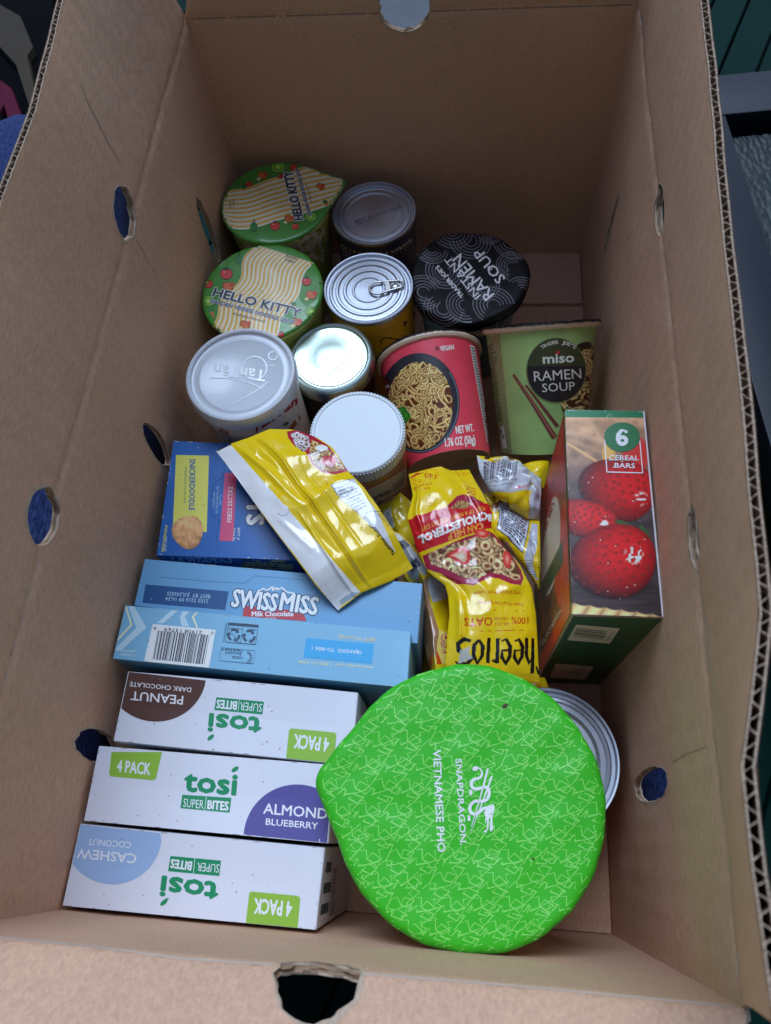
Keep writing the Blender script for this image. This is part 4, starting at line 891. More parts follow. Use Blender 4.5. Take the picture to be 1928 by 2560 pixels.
for kd, x, y, r in (('p', 465, 1070, 48), ('t', 342, 1210, 58), ('t', 165, 1310, 42), ('m', 345, 1335, 58), ('l', 165, 1480, 58), ('c', 195, 1610, 40), ('t', 1138, 1285, 42), ('m', 1170, 1420, 56), ('c', 1015, 1545, 38), ('l', 1185, 1585, 52), ('m', 1030, 1690, 50), ('t', 885, 1810, 28), ('m', 515, 1715, 55), ('t', 1290, 1300, 26)): veg(a, kd, x, y, r)
for bd, cc, ly in ((.085, (214, 216, 236), 6), (.035, (26, 30, 46), 7)):
    a.text('HELLO KITTY', (205, 1428), (1062, 1640), 88, cc, ly, bold=bd, shear=.12); a.text('GARDEN VEGGIE NOODLE SOUP', (175, 1490), (1008, 1708), 38, cc if ly == 6 else (36, 46, 92), ly, bold=bd*1.1, shear=.2)
a.text('Artificially Flavored', (405, 1612), (718, 1692), 26, (60, 66, 100), 6, shear=.2); a.text('Prince', (935, 1050), (1042, 1072), 34, (60, 62, 80), 6); a.text('Ketsu', (922, 1085), (1022, 1106), 34, (60, 62, 80), 6)
decal('printed_artwork', a, bvh(lid), lid, maxpx=14)
kx, ky = upright((688, 503), kz)
tipw = at(*Z1((1455, 300)), kz); rfB = hull_r(.0488, (tipw[0]-kx, tipw[1]-ky), .006)
t, body, lid = noodle_cup('green lidded noodle cup with a pointed pull tab, in the corner of the box', kx, ky, kz, .0488, rfB, 'green lidded noodle cups')
a = Art(Z1)
bands(a, [(280, 440), (330, 400), (370, 372), (500, 370), (600, 340), (750, 270), (880, 245), (1000, 185), (1150, 130), (1300, 120), (1520, 120)], [(280, 690), (330, 740), (390, 768), (550, 775), (700, 735), (800, 695), (900, 668), (1040, 630), (1200, 590), (1390, 520), (1540, 450)], 9)
for kd, x, y, r in (('l', 855, 150, 60), ('m', 690, 235, 48), ('t', 565, 320, 30), ('p', 520, 345, 26), ('t', 1010, 150, 34), ('m', 955, 665, 48), ('t', 825, 735, 46), ('p', 615, 745, 48), ('t', 1025, 738, 34), ('l', 1180, 645, 50), ('c', 1330, 530, 34), ('m', 1265, 345, 44), ('t', 880, 245, 24)): veg(a, kd, x, y, r)
for bd, cc, ly in ((.085, (200, 202, 220), 6), (.035, (26, 30, 46), 7)):
    a.text('HELLO KITTY', (1105, 672), (995, 195), 92, cc, ly, bold=bd, up=(-1, .1)); a.text('GARDEN VEGGIE NOODLE SOUP', (1188, 640), (1060, 165), 34, cc if ly == 6 else (40, 50, 92), ly, bold=bd*1.1, up=(-1, .1))
a.text('Artificially Flavored', (1195, 500), (1140, 310), 22, (90, 90, 100), 6); a.text('Prince', (395, 545), (385, 480), 26, (80, 80, 90), 6); a.text('Ketsu', (430, 530), (420, 475), 26, (80, 80, 90), 6)
decal('printed_artwork', a, bvh(lid), lid, maxpx=14, k=1.1)
a = Art(Z1); a.poly([(440, 790), (570, 855), (705, 875), (712, 920), (560, 960), (470, 930)], (190, 186, 180), 0); a.text('Facts', (510, 880), (690, 905), 42, (24, 24, 30), 1, bold=.03); a.stroke([(480, 905), (620, 930)], 10, (24, 24, 30), 1)
a.poly([(905, 880), (1100, 830), (1300, 740), (1395, 1000), (1300, 1100), (1000, 1000)], (176, 172, 178), 0); a.text('Garden Veggie Noodle Soup', (940, 912), (1280, 770), 26, (40, 40, 46), 1, bold=.02); a.lines((935, 930), (1300, 800), (1010, 1010), (1390, 1010), 12, (70, 70, 76), 1, fill=.4)
decal('label_print', a, bvh(body), t)

# ------------------------------------------------------------------ ramen cup with a black lid
rz = .108; rx, ry = upright((1172, 690), rz); RR = .0488
t = thing('ramen_cup', 'blue ramen cup with a black lid covered in swirling grey lines', 'noodle cup', (rx, ry, FLOOR)); h = rz-FLOOR
body = lathe('cup', [(RR*.68, 0), (RR*.71, .002), (RR*.95, h-.006), (RR, h-.004), (RR, h-.002), (RR*.96, h-.001)], (rx, ry, FLOOR), [mat('cup_blue', alb((62, 92, 122), 1.2), .5, 0, .1, mottle=.2, mscale=50), mat('cup_white_rim', alb((190, 180, 186), 1.0), .5)], t, midx=[0, 0, 1, 1, 1])
M_BL = mat('lid_black', alb((14, 12, 17)), .5, 0, .0, spec=.15)
lid = sheet_disc('foil_lid', lambda q: .0512+.0012*math.sin(3*q+1)+.0008*math.sin(7*q), (rx, ry), rz+.0006, M_BL, t, lip=.009, sag=.0012, seed=3, wr=.0006)
a = Art(Z2); SW = (84, 80, 98); r = random.Random(5)
cen = [(960, 800), (1160, 560), (1480, 760), (1120, 1060), (860, 620), (1340, 1060), (1300, 480), (800, 960), (1560, 960), (1020, 480), (1480, 560), (1250, 900), (950, 1090)]
for (x, y) in cen:
    R0 = r.uniform(120, 165); ph = r.uniform(0, 360); sp = r.uniform(190, 300)
    for kq in range(5): a.ring((x, y), R0*(1-kq*.17), R0*(1-kq*.17)*.85, 7, SW, 1, rot=r.uniform(-8, 8)+20, a0=ph+kq*6, a1=ph+sp)
WL = (206, 206, 232)
a.text('INSTANT', (1240, 985), (1000, 680), 56, WL, 3, bold=.008); a.text('RAMEN', (1345, 975), (1085, 660), 92, WL, 3, bold=.008); a.text('SOUP', (1432, 850), (1240, 615), 84, WL, 3, bold=.008); a.text('TRADER JOE\u2019S', (1112, 985), (912, 750), 32, WL, 3, bold=.03)
a.ring((1312, 775), 15, 13, 6, WL, 3)
decal('printed_artwork', a, bvh(lid), lid, maxpx=12)
a = Art(Z2); a.poly([(1035, 1165), (1240, 1175), (1420, 1140), (1400, 1280), (1200, 1300), (1020, 1250)], (206, 204, 206), 0); a.text('Nutrition Facts', (1042, 1208), (1412, 1172), 40, (20, 20, 26), 1, bold=.04); a.lines((1040, 1222), (1380, 1215), (1035, 1270), (1370, 1265), 3, (60, 60, 66), 1, fill=.35); decal('label_print', a, bvh(body), t)

def lying_cup(label, base, az, el, k, colm, lidm, hint, group=None):
    az, el = math.radians(az), math.radians(el); ax = np.array([math.cos(el)*math.cos(az), math.cos(el)*math.sin(az), math.sin(el)]); Ln, rr, rb = .1*k, .0455*k, .034*k
    c = np.array(base); t = thing('ramen_cup', label, 'noodle cup', (c[0], c[1], c[2]-rb), group)
    m_rim = mat('cup_rim_board', alb((206, 190, 188)), .5, 0, .1); m_in = mat('cup_base_board', alb((186, 168, 150)), .7)
    body = lathe('cup', [(rb*.2, .008), (rb*.93, .008), (rb*.955, .0), (rb, .0), (rr-.0030*k, Ln-.006)], c, [m_in, colm], t, axis=ax, midx=[0, 0, 0, 1], n=90)
    lathe('rolled_rim', [(rr-.004*k, Ln-.0068), (rr-.0012, Ln-.0062), (rr, Ln-.0045), (rr, Ln-.0025), (rr-.0012, Ln-.001)], c, m_rim, t, axis=ax, n=90)
    u, v, a_ = frame(ax); top = c+ax*(Ln-.0006)
    sheet_disc('foil_lid', lambda q: rr+.0006, top[:2], top[2], lidm, t, lip=.002, axis=ax, seed=2, wr=.0006)
    return t, body
t, body = lying_cup('red ramen cup lying on its side with a noodle bowl picture', CAM_POS+(np.array([.2143, .3449, .0507])-CAM_POS)*.97, 102.4, 9.1, 1.007, mat('cup_red', alb((196, 58, 84), 1.05), .4, 0, .3, mottle=.22, mscale=50), M_BL, 0)
tr = bvh(body)
a = Art(Z4); DKB = (34, 34, 48)
a.ell((345, 612), 272, 336, DKB, 0, n=60); a.ring((345, 612), 262, 326, 7, (92, 104, 128), 1, n=60, a0=-40, a1=130)
a.text('VEGAN', (488, 262), (578, 252), 34, (206, 200, 216), 1, bold=.03); a.ell((465, 245), 15, 15, (120, 34, 44), 1)
a.text('NET WT.', (595, 818), (712, 800), 52, (216, 212, 226), 1, bold=.02); a.text('1.76 OZ (50g)', (522, 905), (722, 882), 58, (216, 212, 226), 1, bold=.02)
a.poly([(685, 222), (715, 232), (835, 910), (800, 885)], (206, 206, 222), 1); a.lines((690, 228), (714, 236), (802, 880), (832, 900), 34, (24, 24, 34), 2, fill=.55, ragged=.1)
a.poly([(60, 440), (90, 425), (150, 470), (185, 540), (190, 600), (150, 590), (60, 480)], (74, 24, 36), 2); a.text('miso', (85, 535), (148, 505), 34, (206, 196, 206), 3, bold=.02)
decal('printed_artwork', a, tr, t, maxpx=10)
nc = noodle_canvas(300, 380, 190, 11)
for (x, y, r_) in ((70, 215, 22), (88, 235, 20), (60, 240, 16), (78, 255, 14)): nc.disc(x, y, r_, (38, 112, 40)); nc.disc(x-4, y-4, r_*.5, (64, 150, 54), .7)
photo_patch('printed_noodles', [Z4(p) for p in ((130, 330), (572, 330), (572, 930), (130, 930))], 190, 240, lambda s, u: nc.sample(s, u), tr, t, keep=lambda s, u: np.hypot((s-.5)*2, (u-.5)*2) < .99, lift=.00035)

t, body = lying_cup('green ramen cup propped on its side with a round black badge', (.2931, .3627, .0507), 95.7, 36.5, 1.039, mat('cup_sage', alb((140, 172, 118), 1.1), .42, 0, .1, mottle=.45, mscale=30), M_BL, 0)
tr = bvh(body); a = Art(Z4)
a.poly([(785, 170), (885, 148), (968, 945), (890, 948)], (128, 136, 100), 0); a.lines((795, 215), (862, 205), (885, 740), (905, 735), 30, (40, 44, 36), 1, fill=.4, ragged=.5); a.poly([(865, 772), (912, 765), (935, 915), (880, 920)], (206, 208, 220), 1); a.bars((872, 788), (875, 880), (908, 782), (920, 880), 9, (24, 24, 30), 2, seed=8)
BR = (112, 54, 58)
a.stroke([(978, 420), (1100, 600), (1255, 845)], [18, 26, 40], BR, 1); a.stroke([(1060, 490), (1160, 620), (1275, 770)], [14, 20, 26], BR, 1); a.stroke([(985, 425), (1110, 610), (1262, 850)], [4, 7, 10], (160, 100, 96), 2)
a.ell((1470, 450), 160, 250, (44, 26, 26), 0, n=50)
OL, BK = (60, 66, 46), (38, 32, 40)
a.ell((1265, 392), 202, 220, (116, 124, 96), 3, n=60); a.ell((1265, 392), 196, 214, OL, 4, n=60); a.poly([(1265+192*math.cos(q), 392+210*math.sin(q)) for q in np.radians(np.linspace(-8, 188, 40))], BK, 5)
a.text('miso', (1178, 345), (1382, 335), 66, (216, 214, 224), 6, bold=.03); a.ell((1275, 272), 12, 12, (200, 40, 50), 7); a.text('RAMEN', (1118, 465), (1432, 445), 70, (210, 208, 224), 6); a.text('SOUP', (1172, 538), (1390, 524), 60, (210, 208, 224), 6)
arc = 'TRADER JOE\u2019S'
for i, ch in enumerate(arc):
    if ch == ' ': continue
    q = math.radians(-125+i*(70/(len(arc)-1))); x, y = 1280+175*math.cos(q), 385+172*math.sin(q); dx, dy = -math.sin(q), math.cos(q); a.text(ch, (x-9*dx, y-9*dy), (x+9*dx, y+9*dy), 24, (206, 206, 214), 6, bold=.03)
decal('printed_artwork', a, tr, t, maxpx=10)
nc2 = noodle_canvas(120, 260, 50, 21, (70, 36, 26), (196, 160, 112), (226, 204, 160), 4.5)
for _ in range(26): nc2.disc(random.uniform(0, 120), random.uniform(60, 260), random.uniform(4, 11), random.choice(((92, 110, 58), (60, 84, 40), (206, 190, 160))), .9)
photo_patch('printed_noodles', [Z4(p) for p in ((1390, 250), (1530, 250), (1520, 690), (1240, 690))], 70, 120, lambda s, u: nc2.sample(s, u), tr, t, keep=lambda s, u: (s-1)**2*1.1+((u-.55)*1.5)**2 < 1.05, lift=.00022)

# ------------------------------------------------------------------ big green noodle bowl
bz = .170; bx, by = .2340, .0745; BR_ = .0748; SG = (44, 160, 38)
t = thing('noodle_bowl', 'large noodle bowl with bright green zigzag patterned foil lid', 'noodle bowl', (bx, by, .0848)); c0 = (bx, by, .0848)
lathe('bowl', [(.050, 0), (.052, .001), (.066, .045), (.0715, .074), (.0735, .077), (.0738, .0805), (.072, .0825)], c0, mat('bowl_white', alb((180, 186, 180)), .4, 0, .2), t)
tip = at(850, 1958, bz); rfL = hull_r(BR_, (tip[0]-bx, tip[1]-by), .0140)
def edge(q): return rfL(q)*(1+.004*math.sin(5*q+.6)+.003*math.sin(9*q)+.0015*math.sin(23*q))
M_SG = bpy.data.materials.new('lid_green_foil'); M_SG.use_nodes = True; nt = M_SG.node_tree; pb = nt.nodes['Principled BSDF']
pb.inputs['Roughness'].default_value = .5; pb.inputs['Specular IOR Level'].default_value = .3; pb.inputs['Coat Weight'].default_value = .0; pb.inputs['Coat Roughness'].default_value = .15
tc = nt.nodes.new('ShaderNodeTexCoord'); mp = nt.nodes.new('ShaderNodeMapping'); mp.inputs['Rotation'].default_value = (0, 0, math.radians(38)); wv = nt.nodes.new('ShaderNodeTexWave'); wv.inputs['Scale'].default_value = 260; wv.bands_direction = 'X'
nt.links.new(tc.outputs['Object'], mp.inputs[0]); nt.links.new(mp.outputs[0], wv.inputs['Vector'])
cr = nt.nodes.new('ShaderNodeValToRGB'); cr.color_ramp.elements[0].color = alb((44, 160, 30))+(1,); cr.color_ramp.elements[1].color = alb((57, 176, 41))+(1,); nt.links.new(wv.outputs['Fac'], cr.inputs[0]); nt.links.new(cr.outputs[0], pb.inputs['Base Color'])
lid = sheet_disc('foil_lid', edge, (bx, by), bz, M_SG, t, lip=.0060, sag=.0004, n=240, nr=22, seed=9, wr=.0012)
trl = bvh(lid); a = Art(Y3); LG = (116, 206, 98); r = random.Random(12)
leaf = [[(0, 0), (34, -44), (40, -8), (92, -30), (66, 8), (122, 22), (74, 38), (96, 84), (44, 56)], [(44, 56), (20, 96), (8, 46), (-34, 58), (-8, 20), (-60, 6)], [(92, -30), (150, -64), (138, -22)], [(96, 84), (60, 110), (20, 96), (78, 127)], [(122, 22), (128, -4), (155, 0)], [(-34, 58), (-62, 96), (-30, 104), (-44, 140)]]
for gy in range(-1, 15):
    for gx in range(-1, 13):
        ox, oy = 20+gx*146+(gy % 2)*73+r.uniform(-4, 4), -20+gy*120+r.uniform(-4, 4); an = math.radians(r.choice((-12, 0, 8, 15)))
        for L_ in leaf: a.stroke([(ox+.94*(x*math.cos(an)-y*math.sin(an)), oy+.94*(x*math.sin(an)+y*math.cos(an))) for x, y in L_], 4.8, LG, 1)
decal('printed_lines', a, trl, lid, maxpx=30, clip=.012)
a = Art(Y3); WB = (212, 222, 240)
a.text('VIETNAMESE PHO', (656, 478), (680, 996), 40, WB, 3, bold=.02, up=(1, -.03)); a.text('SNAPDRAGON', (770, 522), (794, 946), 32, WB, 3, bold=.02, up=(1, -.03)); a.ell((797, 956), 4, 4, WB, 3)
a.Z = W6
spine = resample(np.array([(780, 400), (850, 440), (872, 520), (830, 590), (750, 602), (690, 640), (672, 700), (705, 770), (790, 782), (870, 752), (950, 742), (992, 800), (990, 890), (950, 970), (860, 990), (740, 982), (662, 1050), (648, 1130), (680, 1200), (752, 1222), (830, 1165), (890, 1110), (960, 1105)], float), 80)
a.stroke(spine, [20+min(34, i*2) for i in range(80)], WB, 4); a.ell((748, 425), 52, 42, WB, 4, rot=-30)
a.poly([(955, 1090), (985, 1050), (1005, 1075), (1025, 1035), (1040, 1060), (1062, 1025), (1086, 1120), (1062, 1200), (1042, 1300), (1048, 1400), (1068, 1450), (1030, 1515), (998, 1485), (1012, 1300), (988, 1262), (978, 1450), (935, 1540), (888, 1512), (950, 1472), (956, 1300), (918, 1385), (928, 1260), (900, 1190)], WB, 4); a.ell((1026, 1207), 14, 14, SG, 6)
a.stroke([(968, 430), (820, 980), (680, 1430)], [46, 30, 16], SG, 5); a.stroke([(968, 430), (820, 980), (678, 1432)], [36, 22, 10], WB, 6); a.stroke([(1038, 560), (860, 1040), (670, 1530)], [34, 22, 6], WB, 3)
a.poly([(650, 790), (690, 800), (690, 890), (640, 880)], WB, 4); a.poly([(625, 1230), (660, 1240), (665, 1330), (615, 1325)], WB, 4)
decal('printed_logo', a, trl, lid, maxpx=14, lift=.0002)
a = Art(Y3); sp = mat('speck', (.10, .07, .03), .9)
for x, y, s in ((1020, 255, 12), (1030, 248, 8), (1012, 262, 6)): a.ell((x, y), s, s*.8, sp, 8+.1*s)
decal('crumb', a, trl, lid); a = Art(Y3); a.ell((1162, 1030), 7, 6, sp, 8); decal('crumb', a, trl, lid)

# ================================================================== film bags of cereal
YEL = (206, 180, 20)
ZL = lambda pts: pts
# bag lying on top with a bare white seal strip
a = Art(W7); WS = (204, 210, 236)
a.poly([(-10, 215), (118, 165), (1155, 1345), (975, 1500)], WS, 0); a.poly([(1088, 1345), (1150, 1350), (1010, 1460), (985, 1420)], (150, 172, 204), 1); a.poly([(0, 205), (118, 160), (124, 172), (10, 222)], (40, 42, 50), 1)
a.ell((545, 702), 46, 40, (206, 212, 240), 2); a.ring((545, 702), 46, 40, 5, (140, 146, 176), 3, a0=-20, a1=150)
a.poly([(568, 60), (640, 42), (750, 70), (900, 180), (1000, 300), (1070, 372), (960, 410), (860, 400), (770, 330), (720, 240), (630, 190), (580, 120)], (150, 30, 56), 1)
a.poly([(918, 508), (1110, 442), (1180, 560), (1300, 720), (1440, 1030), (1300, 880), (1150, 730), (1000, 610)], (190, 196, 222), 1); a.stroke([(918, 508), (1110, 442)], 4, NAVY, 2); a.stroke([(1150, 740), (1260, 700)], 4, NAVY, 2); a.stroke([(918, 508), (1000, 610), (1150, 730), (1300, 880), (1435, 1030)], 4, NAVY, 2)
a.lines((940, 525), (1115, 465), (1130, 715), (1240, 655), 9, (50, 54, 74), 2, fill=.35); a.text('Nutrition Facts/Datos', (1435, 1030), (1195, 740), 36, (20, 22, 34), 3, bold=.03); a.text('SERVING SUGGESTION', (905, 500), (870, 440), 12, (170, 90, 20), 2)
a.lines((1260, 700), (1330, 690), (1400, 840), (1440, 900), 10, (50, 54, 74), 2, fill=.4)
for x0, y0 in [(430+i*40, 120+i*48) for i in range(9)]: a.stroke([(x0+110, y0+60), (x0+132, y0+68)], 8, (182, 164, 60), 1)
def over(P, U, V, C):
    q = np.array([W7((x, y)) for x, y in ((820, 215), (850, 300))]); X, Y = (P[:, 0]-540)/.3121, (P[:, 1]-1060)/.3121
    def inp(poly): return inpoly(np.c_[X, Y], poly)
    m1 = inp([(600, 80), (650, 60), (740, 100), (760, 190), (700, 240), (640, 190)]); C = paint_rings(X, Y, C, m1, 32, 60, (600, 780, 60, 240), 5, (222, 210, 232))
    m2 = inp([(750, 240), (770, 130), (870, 180), (1040, 350), (940, 390), (850, 380), (780, 320)]); C = paint_rings(X, Y, C, m2, 34, 90, (740, 1050, 120, 400), 6, (214, 174, 126))
    m = np.hypot((X-905)/58, (Y-300)/46) < 1; C[m] = (178, 40, 52); m = np.hypot((X-915)/34, (Y-325)/22) < 1; C[m] = (224, 168, 190); m = np.hypot((X-850)/50, (Y-205)/26) < 1; C[m] = (222, 222, 232)
    return C
def zf(u, v): return .1495+.006*math.sin(math.pi*min(1, v*1.05))-.020*max(0, v-.78)**1.2*3+.002*math.sin(u*5)
pouch('cereal_bag', 'yellow cereal bag lying on top with a bare white seal strip', 'cereal bag', W7, [(0, 215), (120, 160), (250, 112), (430, 42), (600, 40), (680, 55)], [(680, 55), (820, 110), (940, 195), (1060, 380), (1180, 500), (1290, 650), (1420, 850), (1500, 1010), (1580, 1155)], [(978, 1495), (1160, 1355), (1400, 1260), (1580, 1155)], [(0, 215), (160, 420), (400, 760), (620, 1050), (800, 1290), (978, 1495)], zf, a, YEL, 210, 240, bulge=.0035, wr=.0034, seed=1, over=over, thick=.006, rough=.18, coat=.5, wscale=26,
      creases=((.46, .04, .47, .97, .0026, .016), (.41, .04, .42, .97, -.0014, .012), (.30, .50, .26, .98, .0022, .02), (.22, .05, .36, .45, .0020, .03), (.30, .12, .42, .30, -.002, .04), (.26, .55, .40, .80, -.0018, .05), (.60, .3, .62, .8, -.001, .02), (.1, .45, .2, .7, .001, .03)))
# cheerful yellow bag with bowl picture
a = Art(Z6); RED, MAG, TX = (176, 22, 32), (142, 30, 64), (172, 66, 20)
a.poly([(560, 600), (700, 440), (770, 420), (900, 460), (1030, 510), (1030, 560)], MAG, 0); a.poly([(640, 560), (710, 480), (780, 475), (850, 500), (800, 560)], (150, 100, 80), 1)
a.poly([(260, 630), (560, 560), (850, 500), (1040, 470), (1050, 700), (760, 800), (350, 935), (320, 850)], RED, 2)
a.poly([(390, 960), (480, 930), (800, 800), (1000, 740), (1050, 760), (1180, 900), (1300, 1090), (1320, 1170), (1290, 1250), (1200, 1250), (1090, 1200), (1000, 1190), (850, 1265), (700, 1230), (560, 1130), (430, 1080)], MAG, 1)
a.text('PART OF A HEART HEALTHY DIET', (960, 515), (370, 715), 40, (206, 150, 60), 3, bold=.01, up=(.2, 1)); a.text('CHOLESTEROL', (978, 565), (350, 795), 68, (220, 216, 232), 3, bold=.05, up=(.2, 1)); a.text('CAN HELP', (935, 668), (615, 780), 60, (206, 150, 60), 3, bold=.02, up=(.2, 1)); a.text('LOWER', (1090, 565), (985, 585), 62, (220, 216, 232), 3, bold=.05, up=(.2, 1))
a.text('Cereal de Avena Integral Tostado', (1305, 1310), (858, 1322), 36, TX, 1, bold=.006, up=(0, 1)); a.text('Toasted Whole Grain Oat Cereal', (1320, 1412), (895, 1408), 36, TX, 1, bold=.006, up=(0, 1)); a.stroke([(1335, 1486), (875, 1492)], 3, TX, 1); a.stroke([(1365, 1655), (912, 1670)], 3, TX, 1)
a.text('100%', (1360, 1540), (1200, 1545), 66, TX, 1, bold=.015, up=(0, 1)); a.text('WHOLE', (1178, 1592), (1048, 1595), 28, TX, 1, up=(0, 1)); a.text('GRAIN', (1172, 1545), (1045, 1550), 28, TX, 1, up=(0, 1)); a.text('OATS', (1025, 1555), (768, 1560), 72, (176, 40, 30), 1, bold=.015, up=(0, 1))
K = (16, 15, 16)
for P, w in (([(830, 1755), (770, 1738), (715, 1775), (720, 1830), (790, 1868), (835, 1910), (800, 1950), (720, 1950), (690, 1930)], [26, 34, 40, 40, 44, 40, 34, 26, 14]), ([(905, 1745), (860, 1790), (855, 1870), (890, 1945), (935, 1880), (940, 1800), (905, 1745)], [20, 34, 36, 22, 34, 36, 20]), ([(996, 1725), (990, 1840), (984, 1945)], 34), ([(1078, 1728), (1074, 1850), (1072, 1945)], 34), ([(1072, 1880), (1050, 1935), (1024, 1915)], [14, 24, 30]), ([(1186, 1830), (1116, 1836), (1112, 1890), (1148, 1945), (1186, 1885), (1190, 1800), (1155, 1738), (1112, 1752)], [16, 20, 34, 24, 34, 38, 28, 14]), ([(1302, 1830), (1232, 1836), (1228, 1890), (1264, 1945), (1302, 1885), (1306, 1800), (1271, 1738), (1228, 1752)], [16, 20, 34, 24, 34, 38, 28, 14]), ([(1345, 1722), (1345, 1880), (1372, 1945), (1402, 1890)], [32, 34, 26, 18]), ([(1405, 1720), (1405, 1900), (1400, 2040)], [30, 34, 38]), ([(1436, 1975), (1462, 2040), (1510, 2010), (1530, 1880)], [16, 26, 36, 40])): a.stroke(P, w, K, 2)
a.poly([(735, 1830), (830, 1800), (810, 1850), (850, 1900), (720, 1950)], (170, 176, 190), 3)
a.text('140', (522, 228), (418, 208), 44, TX, 1, bold=.02, up=(-.25, 1)); a.stroke([(432, 265), (415, 230), (438, 165), (525, 190), (538, 255), (510, 275), (432, 265)], 3, TX, 1); a.text('0.5g', (385, 270), (300, 250), 34, TX, 1, up=(-.25, 1)); a.stroke([(410, 290), (300, 305), (285, 235), (400, 200), (425, 260), (410, 290)], 3, TX, 1); a.poly([(275, 240), (340, 195), (385, 200), (290, 245)], RED, 1)
a.text('PER 1 1/2', (462, 345), (320, 352), 26, TX, 1); a.text('POR RACION', (470, 295), (300, 330), 30, TX, 1, bold=.01); a.lines((425, 440), (520, 455), (440, 530), (530, 540), 4, (180, 110, 20), 1, fill=.35); a.text('1.2 OZ (62g)', (830, 185), (690, 205), 34, TX, 1); a.lines((790, 330), (880, 340), (800, 455), (900, 460), 4, TX, 1, fill=.45)
def over(P, U, V, C):
    X, Y = (P[:, 0]-950)/.2712, (P[:, 1]-1130)/.2712
    m = inpoly(np.c_[X, Y], [(440, 960), (500, 920), (800, 830), (1000, 760), (1050, 790), (1150, 900), (1280, 1080), (1290, 1180), (1240, 1205), (1130, 1160), (1000, 1140), (880, 1215), (750, 1180), (600, 1090), (470, 1040)])
    C = paint_rings(X, Y, C, m, 60, 170, (430, 1300, 770, 1230), 9, (212, 176, 142))
    for cx, cy, rx_, ry_, in ((930, 770, 70, 40), (1165, 1000, 40, 90)):
        d = np.hypot((X-cx)/rx_, (Y-cy)/ry_); k = d < 1; C[k] = np.array((190, 52, 52))*(1-.0*d[k][:, None])+np.array((40, 110, 100))*np.clip(1-d[k][:, None]*1.3, 0, 1)
    for poly, col in (([(598, 955), (700, 905), (765, 893), (815, 925), (822, 1000), (800, 1060), (760, 1068), (700, 1035), (640, 985)], (186, 48, 50)), ([(645, 968), (740, 930), (785, 950), (790, 1010), (765, 1045), (720, 1015), (680, 985)], (222, 160, 150)), ([(690, 975), (750, 955), (770, 1000), (735, 1010)], (236, 200, 190))):
        C[inpoly(np.c_[X, Y], poly)] = col
    m2 = inpoly(np.c_[X, Y], [(640, 560), (710, 485), (790, 480), (840, 505), (780, 550)]); C = paint_rings(X, Y, C, m2, 34, 26, (640, 840, 480, 560), 3, (190, 150, 110)); return C
def zf(u, v): return .100+.012*math.sin(math.pi*min(1, v*.9+.1))+.004*math.sin(v*9)-.006*(u-.5)
pouch('cereal_bag', 'yellow oat cereal bag with red bowl picture and large black lettering', 'cereal bag', Z6, [(265, 205), (420, 160), (560, 135), (660, 175), (820, 160)], [(820, 160), (900, 300), (1000, 480), (1035, 560), (1025, 690), (1130, 860), (1290, 1040), (1400, 1250), (1440, 1500), (1460, 1900), (1470, 2120)], [(650, 2150), (1000, 2170), (1470, 2120)], [(265, 205), (305, 400), (250, 600), (290, 720), (340, 900), (385, 980), (440, 1100), (600, 1230), (630, 1330), (640, 1500), (620, 1700), (605, 1950), (650, 2150)], zf, a, YEL, 200, 330, bulge=.008, wr=.0022, seed=2, over=over, thick=.030, rough=.2, coat=.4, wscale=40,
      creases=((.08, .05, .12, .30, .0022, .03), (.10, .6, .16, .8, .004, .05), (.06, .5, .22, .62, -.002, .02), (.2, .42, .5, .36, -.0012, .012), (.75, .02, .92, .3, .0016, .02), (.02, .28, .2, .33, .0015, .012), (.55, .62, .9, .58, .001, .02), (.12, .66, .2, .9, -.0016, .018), (.3, .9, .36, 1, .0014, .03)))
# pouch with torn barcode end
a = Art(W5); WP = (178, 186, 216)
a.poly([(75, 115), (170, 190), (330, 260), (560, 140), (720, 225), (900, 370), (1060, 470), (1060, 700), (885, 680), (600, 690), (240, 640), (180, 500), (100, 330)], WP, 0); a.poly([(560, 680), (1060, 680), (1050, 1110), (900, 1095), (850, 1090)], (170, 174, 208), 0); a.poly([(370, 700), (880, 680), (850, 1090), (640, 950), (400, 830)], YEL, 1)
a.poly([(170, 130), (600, 125), (560, 150), (350, 275), (200, 200)], YEL, 1); a.ell((240, 172), 50, 30, (24, 22, 24), 2); a.stroke([(330, 215), (560, 150)], 26, (190, 200, 220), 2); a.poly([(560, 130), (700, 150), (640, 190), (540, 190)], (120, 70, 40), 2)
a.bars((180, 240), (720, 215), (190, 515), (640, 520), 26, (36, 40, 66), 2, seed=7); a.text('UPC Proof of Purchase', (650, 540), (240, 528), 26, (50, 54, 74), 2, bold=.01, up=(0, 1)); a.text('Original 1.74 oz', (600, 590), (320, 580), 26, (90, 94, 110), 2, up=(0, 1)); a.text('Kellogg\u2019s', (810, 620), (630, 640), 40, (186, 40, 50), 2, bold=.02, up=(.1, 1)); a.text('TM, R, Kellogg Company', (630, 660), (250, 640), 20, (90, 94, 110), 2, up=(0, 1))
a.poly([(835, 330), (850, 330), (880, 640), (862, 640)], (190, 176, 90), 1); a.poly([(420, 778), (600, 792), (588, 920), (425, 850)], (30, 32, 40), 2); a.lines((435, 815), (580, 825), (430, 860), (575, 890), 3, (200, 200, 190), 3, fill=.3)
def zf(u, v): return .090+.010*math.sin(math.pi*v)+.004*math.sin(u*4)
